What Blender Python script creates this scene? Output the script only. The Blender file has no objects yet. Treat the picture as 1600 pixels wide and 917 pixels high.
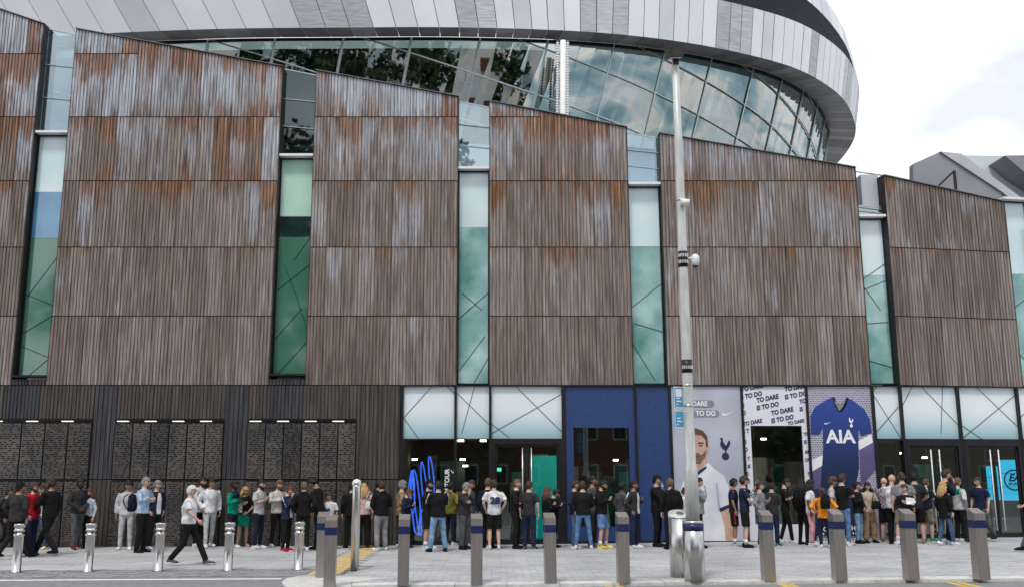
import bpy, bmesh, math, random
from mathutils import Vector, Matrix, noise
R = math.radians
rnd = random.Random(7)
sc = bpy.context.scene
col = sc.collection

# ------------------------------------------------------------------ camera
CAMZ, PITCH, F, PX0, PY0 = 1.87, R(10.7), 1500.0, 768.0, 458.0
cd = bpy.data.cameras.new("camera"); cam = bpy.data.objects.new("camera", cd); col.objects.link(cam)
cam.location = (0, 0, CAMZ); cam.rotation_euler = (R(90) + PITCH, 0, 0)
cd.sensor_width = 36; cd.lens = F / 1600 * 36; cd.shift_x = 0.02; cd.clip_start = 0.1; cd.clip_end = 1500
sc.camera = cam
# ------------------------------------------------------------------ sky, sun, exposure
SUN_EL, SUN_ROT = 60, 200
w = bpy.data.worlds.new("World"); sc.world = w; w.use_nodes = True
nt = w.node_tree; nt.nodes.clear(); N = nt.nodes.new; L = nt.links.new
out = N("ShaderNodeOutputWorld"); bg = N("ShaderNodeBackground"); L(bg.outputs[0], out.inputs[0])
sky = N("ShaderNodeTexSky"); sky.sky_type = 'NISHITA'; sky.sun_disc = False
sky.sun_elevation = R(SUN_EL); sky.sun_rotation = R(SUN_ROT)
tc = N("ShaderNodeTexCoord"); mp = N("ShaderNodeMapping"); mp.inputs['Scale'].default_value = (1.0, 1.0, 2.2)
mp.inputs['Location'].default_value = (3.1, 1.7, .4)
L(tc.outputs['Generated'], mp.inputs[0])
nz = N("ShaderNodeTexNoise"); nz.inputs['Scale'].default_value = 1.9; nz.inputs['Detail'].default_value = 6; nz.inputs['Roughness'].default_value = .55
L(mp.outputs[0], nz.inputs['Vector'])
rp = N("ShaderNodeValToRGB"); rp.color_ramp.elements[0].position = .36; rp.color_ramp.elements[0].color = (.40, .40, .40, 1)
rp.color_ramp.elements[1].position = .56; rp.color_ramp.elements[1].color = (1, 1, 1, 1)
L(nz.outputs[0], rp.inputs[0])
nz2 = N("ShaderNodeTexNoise"); nz2.inputs['Scale'].default_value = 4.3; nz2.inputs['Detail'].default_value = 5
L(mp.outputs[0], nz2.inputs['Vector'])
cr = N("ShaderNodeValToRGB"); cr.color_ramp.elements[0].position = .36; cr.color_ramp.elements[0].color = (7.0, 7.5, 8.2, 1)
cr.color_ramp.elements[1].position = .56; cr.color_ramp.elements[1].color = (10.9, 11.0, 11.2, 1)
L(nz2.outputs[0], cr.inputs[0])
mx = N("ShaderNodeMix"); mx.data_type = 'RGBA'
L(rp.outputs[0], mx.inputs[0]); L(sky.outputs[0], mx.inputs[6]); L(cr.outputs[0], mx.inputs[7])
L(mx.outputs[2], bg.inputs[0]); bg.inputs[1].default_value = 0.095
sd = bpy.data.lights.new("sun", 'SUN'); sd.energy = 1.5; sd.angle = R(11); sd.color = (1, .96, .9)
so = bpy.data.objects.new("sun", sd); col.objects.link(so); so.rotation_euler = (R(90 - SUN_EL), 0, R(-SUN_ROT + 180))
sc.view_settings.view_transform = 'Standard'; sc.view_settings.look = 'None'; sc.view_settings.gamma = 1
sc.view_settings.exposure = 0.4
sc.cycles.max_bounces = 6; sc.cycles.transparent_max_bounces = 12; sc.cycles.caustics_reflective = False; sc.cycles.caustics_refractive = False

# ------------------------------------------------------------------ projection helpers (photo pixel -> world point)
cp, sp = math.cos(PITCH), math.sin(PITCH)
def ray(px, py):
    u, v = (px - PX0) / F, (PY0 - py) / F
    return Vector((u, cp - v * sp, sp + v * cp))
def atY(px, py, Y):
    d = ray(px, py); return Vector((0, 0, CAMZ)) + d * (Y / d.y)
def atZ(px, py, Z):
    d = ray(px, py); return Vector((0, 0, CAMZ)) + d * ((Z - CAMZ) / d.z)
def gz(x): return (.005 if x < 0 else .012) * max(-25, min(25, x))
def G(px, py):
    z = 0
    for i in range(6):
        p = atZ(px, py, z); z = gz(p.x)
    return Vector((p.x, p.y, gz(p.x)))
D = 27.1
def X_(px): return atY(px, 600, D).x
def Z_(py): return atY(768, py, D).z

# ------------------------------------------------------------------ object helpers
def link(name, me, parent=None):
    o = bpy.data.objects.new(name, me); col.objects.link(o)
    if parent is not None: o.parent = parent
    return o
def tag(o, label=None, cat=None, group=None, kind=None):
    for k, v in (('label', label), ('category', cat), ('group', group), ('kind', kind)):
        if v: o[k] = v
    return o
def empty(name, loc, rz=0):
    o = link(name, None); o.location = loc; o.rotation_euler = (0, 0, rz); o.empty_display_size = .2; return o
class MB:
    def __init__(s): s.v = []; s.f = []; s.m = []; s.sm = []
    def add(s, vs, fs, mi=0, smooth=False):
        b = len(s.v); s.v += [tuple(v) for v in vs]; s.f += [tuple(b + i for i in f) for f in fs]
        s.m += [mi] * len(fs); s.sm += [smooth] * len(fs); return s
    def box(s, x0, x1, y0, y1, z0, z1, mi=0):
        vs = [(x, y, z) for z in (z0, z1) for y in (y0, y1) for x in (x0, x1)]
        return s.add(vs, [(0, 2, 3, 1), (4, 5, 7, 6), (0, 1, 5, 4), (2, 6, 7, 3), (0, 4, 6, 2), (1, 3, 7, 5)], mi)
    def hexa(s, vs, mi=0):
        return s.add(vs, [(0, 2, 3, 1), (4, 5, 7, 6), (0, 1, 5, 4), (2, 6, 7, 3), (0, 4, 6, 2), (1, 3, 7, 5)], mi)
    def bar(s, a, b, w_, h=None, mi=0, up=(0, 0, 1)):
        a = Vector(a); b = Vector(b); d = (b - a).normalized(); up = Vector(up)
        if abs(d.dot(up)) > .95: up = Vector((0, 1, 0))
        x = d.cross(up).normalized() * w_ / 2; y = d.cross(x).normalized() * (h or w_) / 2
        vs = [a - x - y, a + x - y, a - x + y, a + x + y, b - x - y, b + x - y, b - x + y, b + x + y]
        return s.hexa(vs, mi)
    def tube(s, pts, rad, n=10, mi=0, ref=(0, -1, 0), smooth=True):
        pts = [Vector(p) for p in pts]; ref = Vector(ref); vs = []; k = len(pts)
        for i, p in enumerate(pts):
            d = (pts[min(i + 1, k - 1)] - pts[max(i - 1, 0)]).normalized()
            r_ = rad[i] if isinstance(rad, (list, tuple)) else rad
            rx, ry = r_ if isinstance(r_, (list, tuple)) else (r_, r_)
            rf = ref if abs(d.dot(ref)) < .93 else Vector((0, 0, 1) if abs(d.z) < .9 else (1, 0, 0))
            yv = (rf - d * rf.dot(d)).normalized(); xv = yv.cross(d)
            for j in range(n):
                t = 2 * math.pi * j / n; vs.append(p + xv * math.cos(t) * rx + yv * math.sin(t) * ry)
        fs = [(i * n + j, i * n + (j + 1) % n, (i + 1) * n + (j + 1) % n, (i + 1) * n + j) for i in range(k - 1) for j in range(n)]
        b = len(vs); vs += [pts[0], pts[-1]]
        fs += [(b, (j + 1) % n, j) for j in range(n)] + [(b + 1, (k - 1) * n + j, (k - 1) * n + (j + 1) % n) for j in range(n)]
        return s.add(vs, fs, mi, smooth)
    def lathe(s, prof, n=24, c=(0, 0, 0), mi=0):
        return s.tube([(c[0], c[1], c[2] + z) for r, z in prof], [r for r, z in prof], n, mi)
    def ell(s, c, r, n=12, m=8, mi=0, M=None, smooth=True):
        vs = []; c = Vector(c)
        for i in range(1, m):
            ph = math.pi * i / m
            for j in range(n):
                t = 2 * math.pi * j / n; p = Vector((r[0] * math.sin(ph) * math.cos(t), r[1] * math.sin(ph) * math.sin(t), r[2] * math.cos(ph)))
                vs.append(c + (M @ p if M else p))
        top = Vector((0, 0, r[2])); vs += [c + (M @ top if M else top), c - (M @ top if M else top)]
        fs = [(i * n + j, (i + 1) * n + j, (i + 1) * n + (j + 1) % n, i * n + (j + 1) % n) for i in range(m - 2) for j in range(n)]
        T = len(vs) - 2
        fs += [(T, j, (j + 1) % n) for j in range(n)] + [(T + 1, (m - 2) * n + (j + 1) % n, (m - 2) * n + j) for j in range(n)]
        return s.add(vs, fs, mi, smooth)
    def poly(s, pts2, to3, th=.003, mi=0):     # flat outline with thickness
        n = len(pts2); a = [to3(x, y, 0) for x, y in pts2]; b = [to3(x, y, th) for x, y in pts2]
        return s.add(a + b, [tuple(range(n)), tuple(range(2 * n - 1, n - 1, -1))] + [(i, i + n, (i + 1) % n + n, (i + 1) % n) for i in range(n)], mi)
    def mesh(s, name, mats=()):
        me = bpy.data.meshes.new(name); me.from_pydata(s.v, [], s.f)
        for m in (mats if isinstance(mats, (list, tuple)) else [mats]): me.materials.append(m)
        me.polygons.foreach_set('material_index', s.m); me.polygons.foreach_set('use_smooth', s.sm); me.update(); return me
    def build(s, name, mats, parent=None): return link(name, s.mesh(name, mats), parent)

# ------------------------------------------------------------------ materials
def newmat(name):
    m = bpy.data.materials.new(name); m.use_nodes = True; t = m.node_tree
    return m, t, t.nodes['Principled BSDF']
def setp(b, colr, rough=.6, metal=0, spec=.5):
    b.inputs['Base Color'].default_value = (*colr, 1); b.inputs['Roughness'].default_value = rough
    b.inputs['Metallic'].default_value = metal; b.inputs['Specular IOR Level'].default_value = spec
def noisy(name, c1, c2, scale=4, rough=.6, metal=0, spec=.4, bump=0, vec=(1, 1, 1), rand=0, detail=5, lo=.35, hi=.65, coord='Object'):
    m, t, b = newmat(name); setp(b, c1, rough, metal, spec); n = t.nodes.new
    tc = n('ShaderNodeTexCoord'); mp = n('ShaderNodeMapping'); mp.inputs['Scale'].default_value = vec
    if coord == 'World': g = n('ShaderNodeNewGeometry'); t.links.new(g.outputs['Position'], mp.inputs[0])
    else: t.links.new(tc.outputs[coord], mp.inputs[0])
    nz = n('ShaderNodeTexNoise'); nz.inputs['Scale'].default_value = scale; nz.inputs['Detail'].default_value = detail
    t.links.new(mp.outputs[0], nz.inputs['Vector'])
    r = n('ShaderNodeValToRGB'); r.color_ramp.elements[0].position = lo; r.color_ramp.elements[1].position = hi
    r.color_ramp.elements[0].color = (*c1, 1); r.color_ramp.elements[1].color = (*c2, 1)
    t.links.new(nz.outputs[0], r.inputs[0]); src = r.outputs[0]
    if rand:
        oi = n('ShaderNodeObjectInfo'); mr = n('ShaderNodeMapRange'); mr.inputs['To Min'].default_value = 1 - rand; mr.inputs['To Max'].default_value = 1 + rand
        t.links.new(oi.outputs['Random'], mr.inputs[0]); mm = n('ShaderNodeMix'); mm.data_type = 'RGBA'; mm.blend_type = 'MULTIPLY'; mm.inputs[0].default_value = 1
        t.links.new(src, mm.inputs[6]); t.links.new(mr.outputs[0], mm.inputs[7]); src = mm.outputs[2]
    t.links.new(src, b.inputs['Base Color'])
    if bump:
        bp = n('ShaderNodeBump'); bp.inputs['Strength'].default_value = bump; bp.inputs['Distance'].default_value = .02
        t.links.new(nz.outputs[0], bp.inputs['Height']); t.links.new(bp.outputs[0], b.inputs['Normal'])
    return m
def emis(name, c, s):
    m, t, b = newmat(name); setp(b, c, .5); b.inputs['Emission Color'].default_value = (*c, 1); b.inputs['Emission Strength'].default_value = s; return m
def glass(name, tint, refl, through, rough=.02, facing=.0):
    """thin coated glazing: part mirror, rest tinted clear"""
    m = bpy.data.materials.new(name); m.use_nodes = True; t = m.node_tree; t.nodes.clear(); n = t.nodes.new
    o = n('ShaderNodeOutputMaterial'); a = n('ShaderNodeBsdfGlossy'); a.inputs['Roughness'].default_value = rough; a.inputs[0].default_value = (*tint, 1)
    tr = n('ShaderNodeBsdfTransparent'); tr.inputs[0].default_value = (*through, 1)
    lw = n('ShaderNodeFresnel'); lw.inputs[0].default_value = 1.5
    mr = n('ShaderNodeMath'); mr.operation = 'MULTIPLY_ADD'; mr.inputs[1].default_value = 1 - refl; mr.inputs[2].default_value = refl; mr.use_clamp = True
    t.links.new(lw.outputs[0], mr.inputs[0])
    mx = n('ShaderNodeMixShader'); t.links.new(mr.outputs[0], mx.inputs[0]); t.links.new(tr.outputs[0], mx.inputs[1]); t.links.new(a.outputs[0], mx.inputs[2])
    t.links.new(mx.outputs[0], o.inputs[0]); return m

def cladding_mat(name, tones, rust, blue, rust_bias, dark=1.0):
    m, t, b = newmat(name); n = t.nodes.new; l = t.links.new; b.inputs['Roughness'].default_value = .5; b.inputs['Metallic'].default_value = .3
    b.inputs['Specular IOR Level'].default_value = .25
    g = n('ShaderNodeNewGeometry'); oi = n('ShaderNodeObjectInfo')
    off = n('ShaderNodeMath'); off.operation = 'MULTIPLY'; off.inputs[1].default_value = 57.0; l(oi.outputs['Random'], off.inputs[0])
    cmb = n('ShaderNodeCombineXYZ'); l(off.outputs[0], cmb.inputs[1])
    ad = n('ShaderNodeVectorMath'); l(g.outputs['Position'], ad.inputs[0]); l(cmb.outputs[0], ad.inputs[1])
    def nzz(vec, sc_, det=4, src=None):
        mp = n('ShaderNodeMapping'); mp.inputs['Scale'].default_value = vec; l((src or ad.outputs[0]), mp.inputs[0])
        z = n('ShaderNodeTexNoise'); z.inputs['Scale'].default_value = sc_; z.inputs['Detail'].default_value = det; z.inputs['Roughness'].default_value = .6; l(mp.outputs[0], z.inputs['Vector']); return z.outputs[0]
    def math_(op, a, c=None, v=None, clamp=False):
        q = n('ShaderNodeMath'); q.operation = op; q.use_clamp = clamp; l(a, q.inputs[0])
        if c is not None: l(c, q.inputs[1])
        if v is not None: q.inputs[1].default_value = v
        return q.outputs[0]
    def mix(f, a, c, cc=None, ac=None, blend='MIX'):
        q = n('ShaderNodeMix'); q.data_type = 'RGBA'; q.blend_type = blend
        if isinstance(f, float): q.inputs[0].default_value = f
        else: l(f, q.inputs[0])
        l(a, q.inputs[6]) if ac is None else None
        if ac is not None: q.inputs[6].default_value = (*ac, 1)
        if cc is not None: q.inputs[7].default_value = (*cc, 1)
        else: l(c, q.inputs[7])
        return q.outputs[2]
    fine = nzz((1, 1, .03), 26, 4); streak = nzz((1, 1, .12), 7.5, 5); blotch = nzz((1, 1, .32), 2.3, 5); big = nzz((1, 1, .6), .55, 3, g.outputs['Position'])
    r0 = n('ShaderNodeValToRGB'); r0.color_ramp.elements[0].color = (*tones[0], 1); r0.color_ramp.elements[1].color = (*tones[2], 1); r0.color_ramp.interpolation = 'LINEAR'
    e = r0.color_ramp.elements.new(.5); e.color = (*tones[1], 1)
    mrr = math_('MULTIPLY_ADD', streak, v=.9); mrr.node.inputs[2].default_value = -.14
    sel = math_('MULTIPLY_ADD', math_('FRACT', math_('MULTIPLY', oi.outputs['Random'], v=3.77)), v=.42); l(mrr, sel.node.inputs[2]); l(sel, r0.inputs[0]); c0 = r0.outputs[0]
    # height-dependent weathering (more run-off rust near the exposed top)
    sx = n('ShaderNodeSeparateXYZ'); l(g.outputs['Position'], sx.inputs[0])
    hz = n('ShaderNodeMapRange'); hz.inputs['From Min'].default_value = 4.5; hz.inputs['From Max'].default_value = 12.5; hz.inputs['To Min'].default_value = -.13; hz.inputs['To Max'].default_value = .12
    l(sx.outputs[2], hz.inputs[0])
    ssum = math_('ADD', streak, blotch); ssum = math_('ADD', ssum, big); ssum = math_('MULTIPLY', ssum, v=.3333)
    rr = math_('MULTIPLY_ADD', oi.outputs['Random'], v=.16); l(ssum, rr.node.inputs[2]); rr = math_('ADD', rr, hz.outputs[0])
    # run-off staining collects along the horizontal joints of each sheet
    tco = n('ShaderNodeTexCoord'); so_ = n('ShaderNodeSeparateXYZ'); l(tco.outputs['Object'], so_.inputs[0])
    e1 = n('ShaderNodeMapRange'); e1.inputs['From Min'].default_value = 1.05; e1.inputs['From Max'].default_value = 1.95; e1.inputs['To Min'].default_value = -.035; e1.inputs['To Max'].default_value = .075; l(so_.outputs[2], e1.inputs[0])
    e2 = n('ShaderNodeMapRange'); e2.inputs['From Min'].default_value = .0; e2.inputs['From Max'].default_value = .5; e2.inputs['To Min'].default_value = .05; e2.inputs['To Max'].default_value = 0; l(so_.outputs[2], e2.inputs[0])
    rr = math_('ADD', rr, e1.outputs[0]); rr = math_('ADD', rr, e2.outputs[0])
    rm = n('ShaderNodeMapRange'); rm.inputs['From Min'].default_value = .66 - rust_bias; rm.inputs['From Max'].default_value = .75 - rust_bias; l(rr, rm.inputs[0])
    bq = math_('SUBTRACT', ssum, v=0.0); fr = math_('FRACT', math_('MULTIPLY', oi.outputs['Random'], v=7.31)); bq = math_('MULTIPLY_ADD', fr, v=.15); l(ssum, bq.node.inputs[2]); bq = math_('ADD', bq, math_('MULTIPLY', hz.outputs[0], v=.55))
    bmk = n('ShaderNodeMapRange'); bmk.inputs['From Min'].default_value = .61; bmk.inputs['From Max'].default_value = .76; 
    tz = n('ShaderNodeMapRange'); tz.inputs['From Min'].default_value = 10.6; tz.inputs['From Max'].default_value = 13.4; tz.inputs['To Min'].default_value = 0; tz.inputs['To Max'].default_value = .15; l(sx.outputs[2], tz.inputs[0]); bq = math_('ADD', bq, tz.outputs[0]); l(bq, bmk.inputs[0])
    c1 = mix(math_('MULTIPLY', bmk.outputs[0], v=.72), c0, None, blue)
    rc = n('ShaderNodeValToRGB'); rc.color_ramp.elements[0].position = .35; rc.color_ramp.elements[1].position = .7
    rc.color_ramp.elements[0].color = (*[x * .55 for x in rust], 1); rc.color_ramp.elements[1].color = (*[min(1, x * 1.5) for x in rust], 1); l(fine, rc.inputs[0])
    c2 = mix(math_('MULTIPLY', rm.outputs[0], v=.85), c1, rc.outputs[0])
    fm = n('ShaderNodeMapRange'); fm.inputs['From Min'].default_value = .3; fm.inputs['From Max'].default_value = .7; fm.inputs['To Min'].default_value = .42 * dark; fm.inputs['To Max'].default_value = 1.58 * dark; l(fine, fm.inputs[0])
    c3 = mix(1.0, c2, fm.outputs[0], blend='MULTIPLY'); l(c3, b.inputs['Base Color']); return m

M = {}
M['clad'] = cladding_mat('weathered_ribbed_cladding', [(.130, .095, .078), (.225, .180, .155), (.36, .325, .30)], (.205, .098, .048), (.43, .475, .55), .01)
M['clad_low'] = cladding_mat('dark_ribbed_cladding', [(.062, .054, .048), (.088, .077, .069), (.115, .099, .087)], (.07, .045, .032), (.07, .075, .10), .0)
M['clad_dark'] = cladding_mat('stained_ribbed_cladding', [(.045, .045, .05), (.06, .06, .068), (.08, .078, .078)], (.05, .035, .03), (.05, .055, .08), .0)
M['darkmetal'] = noisy('dark_bronze_metal', (.022, .021, .021), (.04, .037, .035), 6, .45, .6)
M['black'] = noisy('black_frame', (.012, .012, .014), (.02, .02, .022), 6, .4, .3)
M['joint'] = noisy('joint_rust', (.035, .015, .012), (.05, .025, .02), 8, .7)
M['coping'] = noisy('coping_metal', (.12, .12, .125), (.2, .2, .2), 5, .4, .6)
M['grille'] = noisy('dark_cast_grille', (.012, .012, .013), (.02, .02, .02), 1.3, .55, .4, rand=.25, coord='World')
M['grille_bar'] = noisy('cast_grille_bars', (.065, .063, .064), (.12, .104, .092), 1.2, .5, .3, rand=.25, coord='World')
M['strip_light'] = emis('warm_strip_light', (1, .78, .5), 1.3)
M['steel'] = noisy('brushed_steel', (.50, .49, .47), (.68, .67, .65), 12, .28, 1.0, vec=(6, 6, .3))
M['steel_dark'] = noisy('bronze_brushed_steel', (.36, .33, .31), (.48, .44, .41), 10, .34, .85, vec=(8, 8, .2))
M['navyband'] = noisy('navy_band', (.006, .014, .07), (.012, .022, .1), 6, .4)
M['galv'] = noisy('galvanised_pole', (.48, .50, .48), (.66, .68, .65), 5, .5, .25, vec=(2, 2, .5))
M['frost'] = noisy('frosted_clerestory_glass', (.74, .83, .87), (.80, .87, .9), .8, .12, 0, .6)
M['blindgreen'] = noisy('green_blind_glass', (.46, .70, .58), (.52, .76, .64), .9, .08, 0, .7)
M['blind'] = noisy('pale_blind_glass', (.58, .76, .80), (.74, .87, .89), .9, .08, 0, .7)  # pale colour stands in for blinds and for reflected sky
M['greenglass'] = noisy('green_glass', (.05, .17, .115), (.075, .215, .15), .7, .06, 0, .8)
M['tealglass'] = noisy('teal_glass', (.10, .30, .28), (.34, .58, .56), 1.1, .06, 0, .8)
M['blueglass'] = noisy('blue_glass', (.04, .17, .36), (.12, .32, .52), .5, .05, 0, .8)
M['darkglass'] = noisy('dark_glass', (.01, .025, .025), (.02, .045, .042), 1, .04, 0, .8)
for k_ in ('blind', 'greenglass', 'tealglass', 'blueglass'): M[k_].node_tree.nodes['Principled BSDF'].inputs['IOR'].default_value = 1.75
M['frit'] = noisy('frit_line', (.012, .02, .02), (.02, .03, .03), 5, .5)
M['parapet'] = glass('parapet_glass', (.8, .9, .95), .22, (.72, .82, .86))
M['shopglass'] = glass('shop_glass', (.8, .9, .9), .05, (.86, .9, .87))
M['bowlglass'] = glass('bowl_glass', (.80, .96, .98), .44, (.22, .30, .29), .015)
def cloud_tint(m):   # coating tint with cloud reflections painted into it as noise
    t = m.node_tree; n = t.nodes.new; l = t.links.new; g = n('ShaderNodeNewGeometry'); mp = n('ShaderNodeMapping'); mp.inputs['Scale'].default_value = (.22, .22, .42); mp.inputs['Rotation'].default_value = (0, .6, 0); l(g.outputs['Position'], mp.inputs[0])
    z = n('ShaderNodeTexNoise'); z.inputs['Scale'].default_value = 1.0; z.inputs['Detail'].default_value = 4; z.inputs['Distortion'].default_value = 1.4; l(mp.outputs[0], z.inputs['Vector'])
    r = n('ShaderNodeValToRGB'); e = r.color_ramp.elements; e[0].position = .34; e[0].color = (.26, .40, .46, 1); e[1].position = .70; e[1].color = (.98, .99, 1, 1)
    for p_, c_ in ((.44, (.50, .66, .70, 1)), (.52, (.92, .88, .82, 1)), (.58, (.72, .84, .85, 1))): q = e.new(p_); q.color = c_
    l(z.outputs[0], r.inputs[0]); [l(r.outputs[0], x.inputs[0]) for x in t.nodes if x.type == 'BSDF_GLOSSY']
cloud_tint(M['bowlglass'])
M['parapet_dark'] = glass('tinted_parapet_glass', (.7, .85, .85), .10, (.10, .15, .14))  # dark interior behind this glass put into its tint
M['int'] = noisy('interior_dark_finish', (.016, .018, .016), (.045, .045, .038), 1.2, .8)
M['intfloor'] = noisy('interior_floor', (.06, .065, .06), (.1, .1, .095), 2, .35)
M['teal'] = emis('teal_lit_wall', (.0, .36, .32), .34)  # wall's brightness put in as its own glow, no lamp lights it
M['lamp'] = emis('ceiling_lamp', (1, .85, .62), 9)
M['lampw'] = emis('white_ceiling_lamp', (1, .96, .9), 7)
M['silver'] = noisy('silver_panel', (.70, .72, .76), (.78, .80, .84), .6, .38, .3, rand=.12, coord='World')
M['silver_dk'] = noisy('perforated_grey_panel', (.46, .47, .50), (.64, .65, .68), 3.5, .5, .3, rand=.12, coord='World', vec=(.5, .5, 5))
M['silver_lt'] = noisy('pale_silver_panel', (.84, .86, .89), (.90, .91, .93), .5, .35, .1, rand=.05, coord='World')
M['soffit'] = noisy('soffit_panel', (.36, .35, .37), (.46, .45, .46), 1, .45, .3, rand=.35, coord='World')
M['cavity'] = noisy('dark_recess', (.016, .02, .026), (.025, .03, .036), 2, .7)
M['mull'] = noisy('steel_mullion', (.42, .48, .48), (.52, .57, .57), 4, .35, .5)
M['white'] = noisy('white_paint', (.74, .74, .74), (.82, .82, .82), 4, .5)
M['bluepanel'] = noisy('navy_blue_panel', (.018, .05, .165), (.024, .065, .20), 2, .45)
M['grey'] = noisy('grey_metal_roofing', (.24, .25, .27), (.30, .31, .33), .6, .5, .3, vec=(1, 1, 1))
M['lightroof'] = noisy('pale_metal_roofing', (.5, .52, .55), (.6, .62, .64), .8, .45, .3)

def frit_fade(m):     # ceramic frit fades out to blue-green clear glass near the lower edge of each clerestory pane
    t = m.node_tree; n = t.nodes.new; l = t.links.new; b = t.nodes['Principled BSDF']; src = b.inputs['Base Color'].links[0].from_socket
    g = n('ShaderNodeNewGeometry'); s_ = n('ShaderNodeSeparateXYZ'); l(g.outputs['Position'], s_.inputs[0]); r = n('ShaderNodeMapRange'); r.interpolation_type = 'SMOOTHSTEP'; r.inputs['From Min'].default_value = 2.75; r.inputs['From Max'].default_value = 3.75; l(s_.outputs[2], r.inputs[0])
    q = n('ShaderNodeMix'); q.data_type = 'RGBA'; q.inputs[6].default_value = (.30, .50, .56, 1); l(r.outputs[0], q.inputs[0]); l(src, q.inputs[7]); l(q.outputs[2], b.inputs['Base Color'])
frit_fade(M['frost'])
# ------------------------------------------------------------------ ground
def paving_mat():
    m, t, b = newmat('granite_paving'); n = t.nodes.new; l = t.links.new
    g = n('ShaderNodeNewGeometry')
    z = n('ShaderNodeTexNoise'); z.inputs['Scale'].default_value = .7; z.inputs['Detail'].default_value = 11; z.inputs['Roughness'].default_value = .6; l(g.outputs['Position'], z.inputs['Vector'])
    z2 = n('ShaderNodeTexNoise'); z2.inputs['Scale'].default_value = 60; z2.inputs['Detail'].default_value = 3; l(g.outputs['Position'], z2.inputs['Vector'])
    r = n('ShaderNodeValToRGB'); r.color_ramp.elements[0].position = .3; r.color_ramp.elements[1].position = .7
    r.color_ramp.elements[0].color = (.33, .33, .345, 1); r.color_ramp.elements[1].color = (.50, .50, .505, 1); l(z.outputs[0], r.inputs[0])
    isl = g.outputs['Random Per Island']; mr = n('ShaderNodeMapRange'); mr.inputs['To Min'].default_value = .94; mr.inputs['To Max'].default_value = 1.05; l(isl, mr.inputs[0])
    m2 = n('ShaderNodeMapRange'); m2.inputs['From Min'].default_value = .3; m2.inputs['From Max'].default_value = .7; m2.inputs['To Min'].default_value = .92; m2.inputs['To Max'].default_value = 1.08; l(z2.outputs[0], m2.inputs[0])
    q = n('ShaderNodeMix'); q.data_type = 'RGBA'; q.blend_type = 'MULTIPLY'; q.inputs[0].default_value = 1; l(r.outputs[0], q.inputs[6]); l(mr.outputs[0], q.inputs[7])
    q2 = n('ShaderNodeMix'); q2.data_type = 'RGBA'; q2.blend_type = 'MULTIPLY'; q2.inputs[0].default_value = 1; l(q.outputs[2], q2.inputs[6]); l(m2.outputs[0], q2.inputs[7])
    l(q2.outputs[2], b.inputs['Base Color']); b.inputs['Roughness'].default_value = .72; return m
M['paving'] = paving_mat()
M['asphalt'] = noisy('asphalt', (.17, .17, .178), (.25, .25, .26), 9, .85, bump=.3, coord='World', detail=9, lo=.3, hi=.7)
M['bedding'] = noisy('joint_bedding', (.12, .12, .12), (.16, .16, .16), 5, .9)
M['kerb'] = noisy('pale_granite_kerb', (.50, .49, .47), (.66, .65, .63), 6, .7, rand=.1, coord='World')
M['buff'] = noisy('buff_tactile_paving', (.52, .36, .16), (.62, .45, .22), 4, .8, coord='World')
M['linepaint'] = noisy('white_road_paint', (.68, .68, .68), (.82, .82, .82), 7, .7, coord='World')
M['yellow'] = noisy('yellow_road_paint', (.55, .38, .06), (.65, .47, .1), 9, .7, coord='World', lo=.4, hi=.5)
xs = [-400, -25] + list(range(-20, 21, 5)) + [25, 400]
def sheet(name, y0, y1, dz, mat, x0=None, x1=None, kind='structure'):
    X = [x for x in xs if (x0 is None or x > x0) and (x1 is None or x < x1)]
    if x0 is not None: X = [x0] + X
    if x1 is not None: X = X + [x1]
    mb = MB(); vs = []
    for x in X: vs += [(x, y0, gz(x) + dz), (x, y1, gz(x) + dz)]
    mb.add(vs, [(2 * i, 2 * i + 2, 2 * i + 3, 2 * i + 1) for i in range(len(X) - 1)])
    return tag(mb.build(name, mat), kind=kind)
KY = G(1000, 909.5).y     # front edge of the raised kerb
sheet('ground', -400, 500, -.14, noisy('concrete_ground', (.26, .26, .25), (.34, .34, .33), .3, .9, coord='World'))
sheet('road', -60, G(100, 897).y, -.012, M['asphalt'], None, -3.62)
sheet('road', -60, KY - .003, -.05, M['asphalt'], -3.62, None)
# left: flush shared surface; right: kerb upstand.  paving base sheets
sheet('paving_bed', G(100, 897).y, 60, -.020, M['bedding'], -400, -3.62)
sheet('paving_bed', KY + .2, 60, -.018, M['bedding'], -3.62, 400)
def slabs(name, x0, x1, y0, y1, sx, sy, mat, kind='stuff', dz=0, jit=.003, clip=None):
    mb = MB(); row = 0; y = y0; rr = random.Random(3)
    while y < y1 - .02:
        x = x0 - (row % 2) * sx * .5; ye = min(y + sy, y1)
        while x < x1:
            xa, xb = max(x, x0) + .004, min(x + sx, x1) - .004
            if xb - xa > .05 and (clip is None or clip((xa + xb) / 2, (y + ye) / 2)):
                h = dz + rr.uniform(-jit, jit); za, zb = gz(xa) + h, gz(xb) + h
                mb.add([(xa, y + .004, za), (xb, y + .004, zb), (xb, ye - .004, zb), (xa, ye - .004, za),
                        (xa, y + .004, za - .02), (xb, y + .004, zb - .02), (xb, ye - .004, zb - .02), (xa, ye - .004, za - .02)],
                       [(0, 1, 2, 3), (4, 5, 1, 0), (5, 6, 2, 1), (6, 7, 3, 2), (7, 4, 0, 3)])
            x += sx
        y += sy; row += 1
    return tag(mb.build(name, mat), kind=kind)
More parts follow.
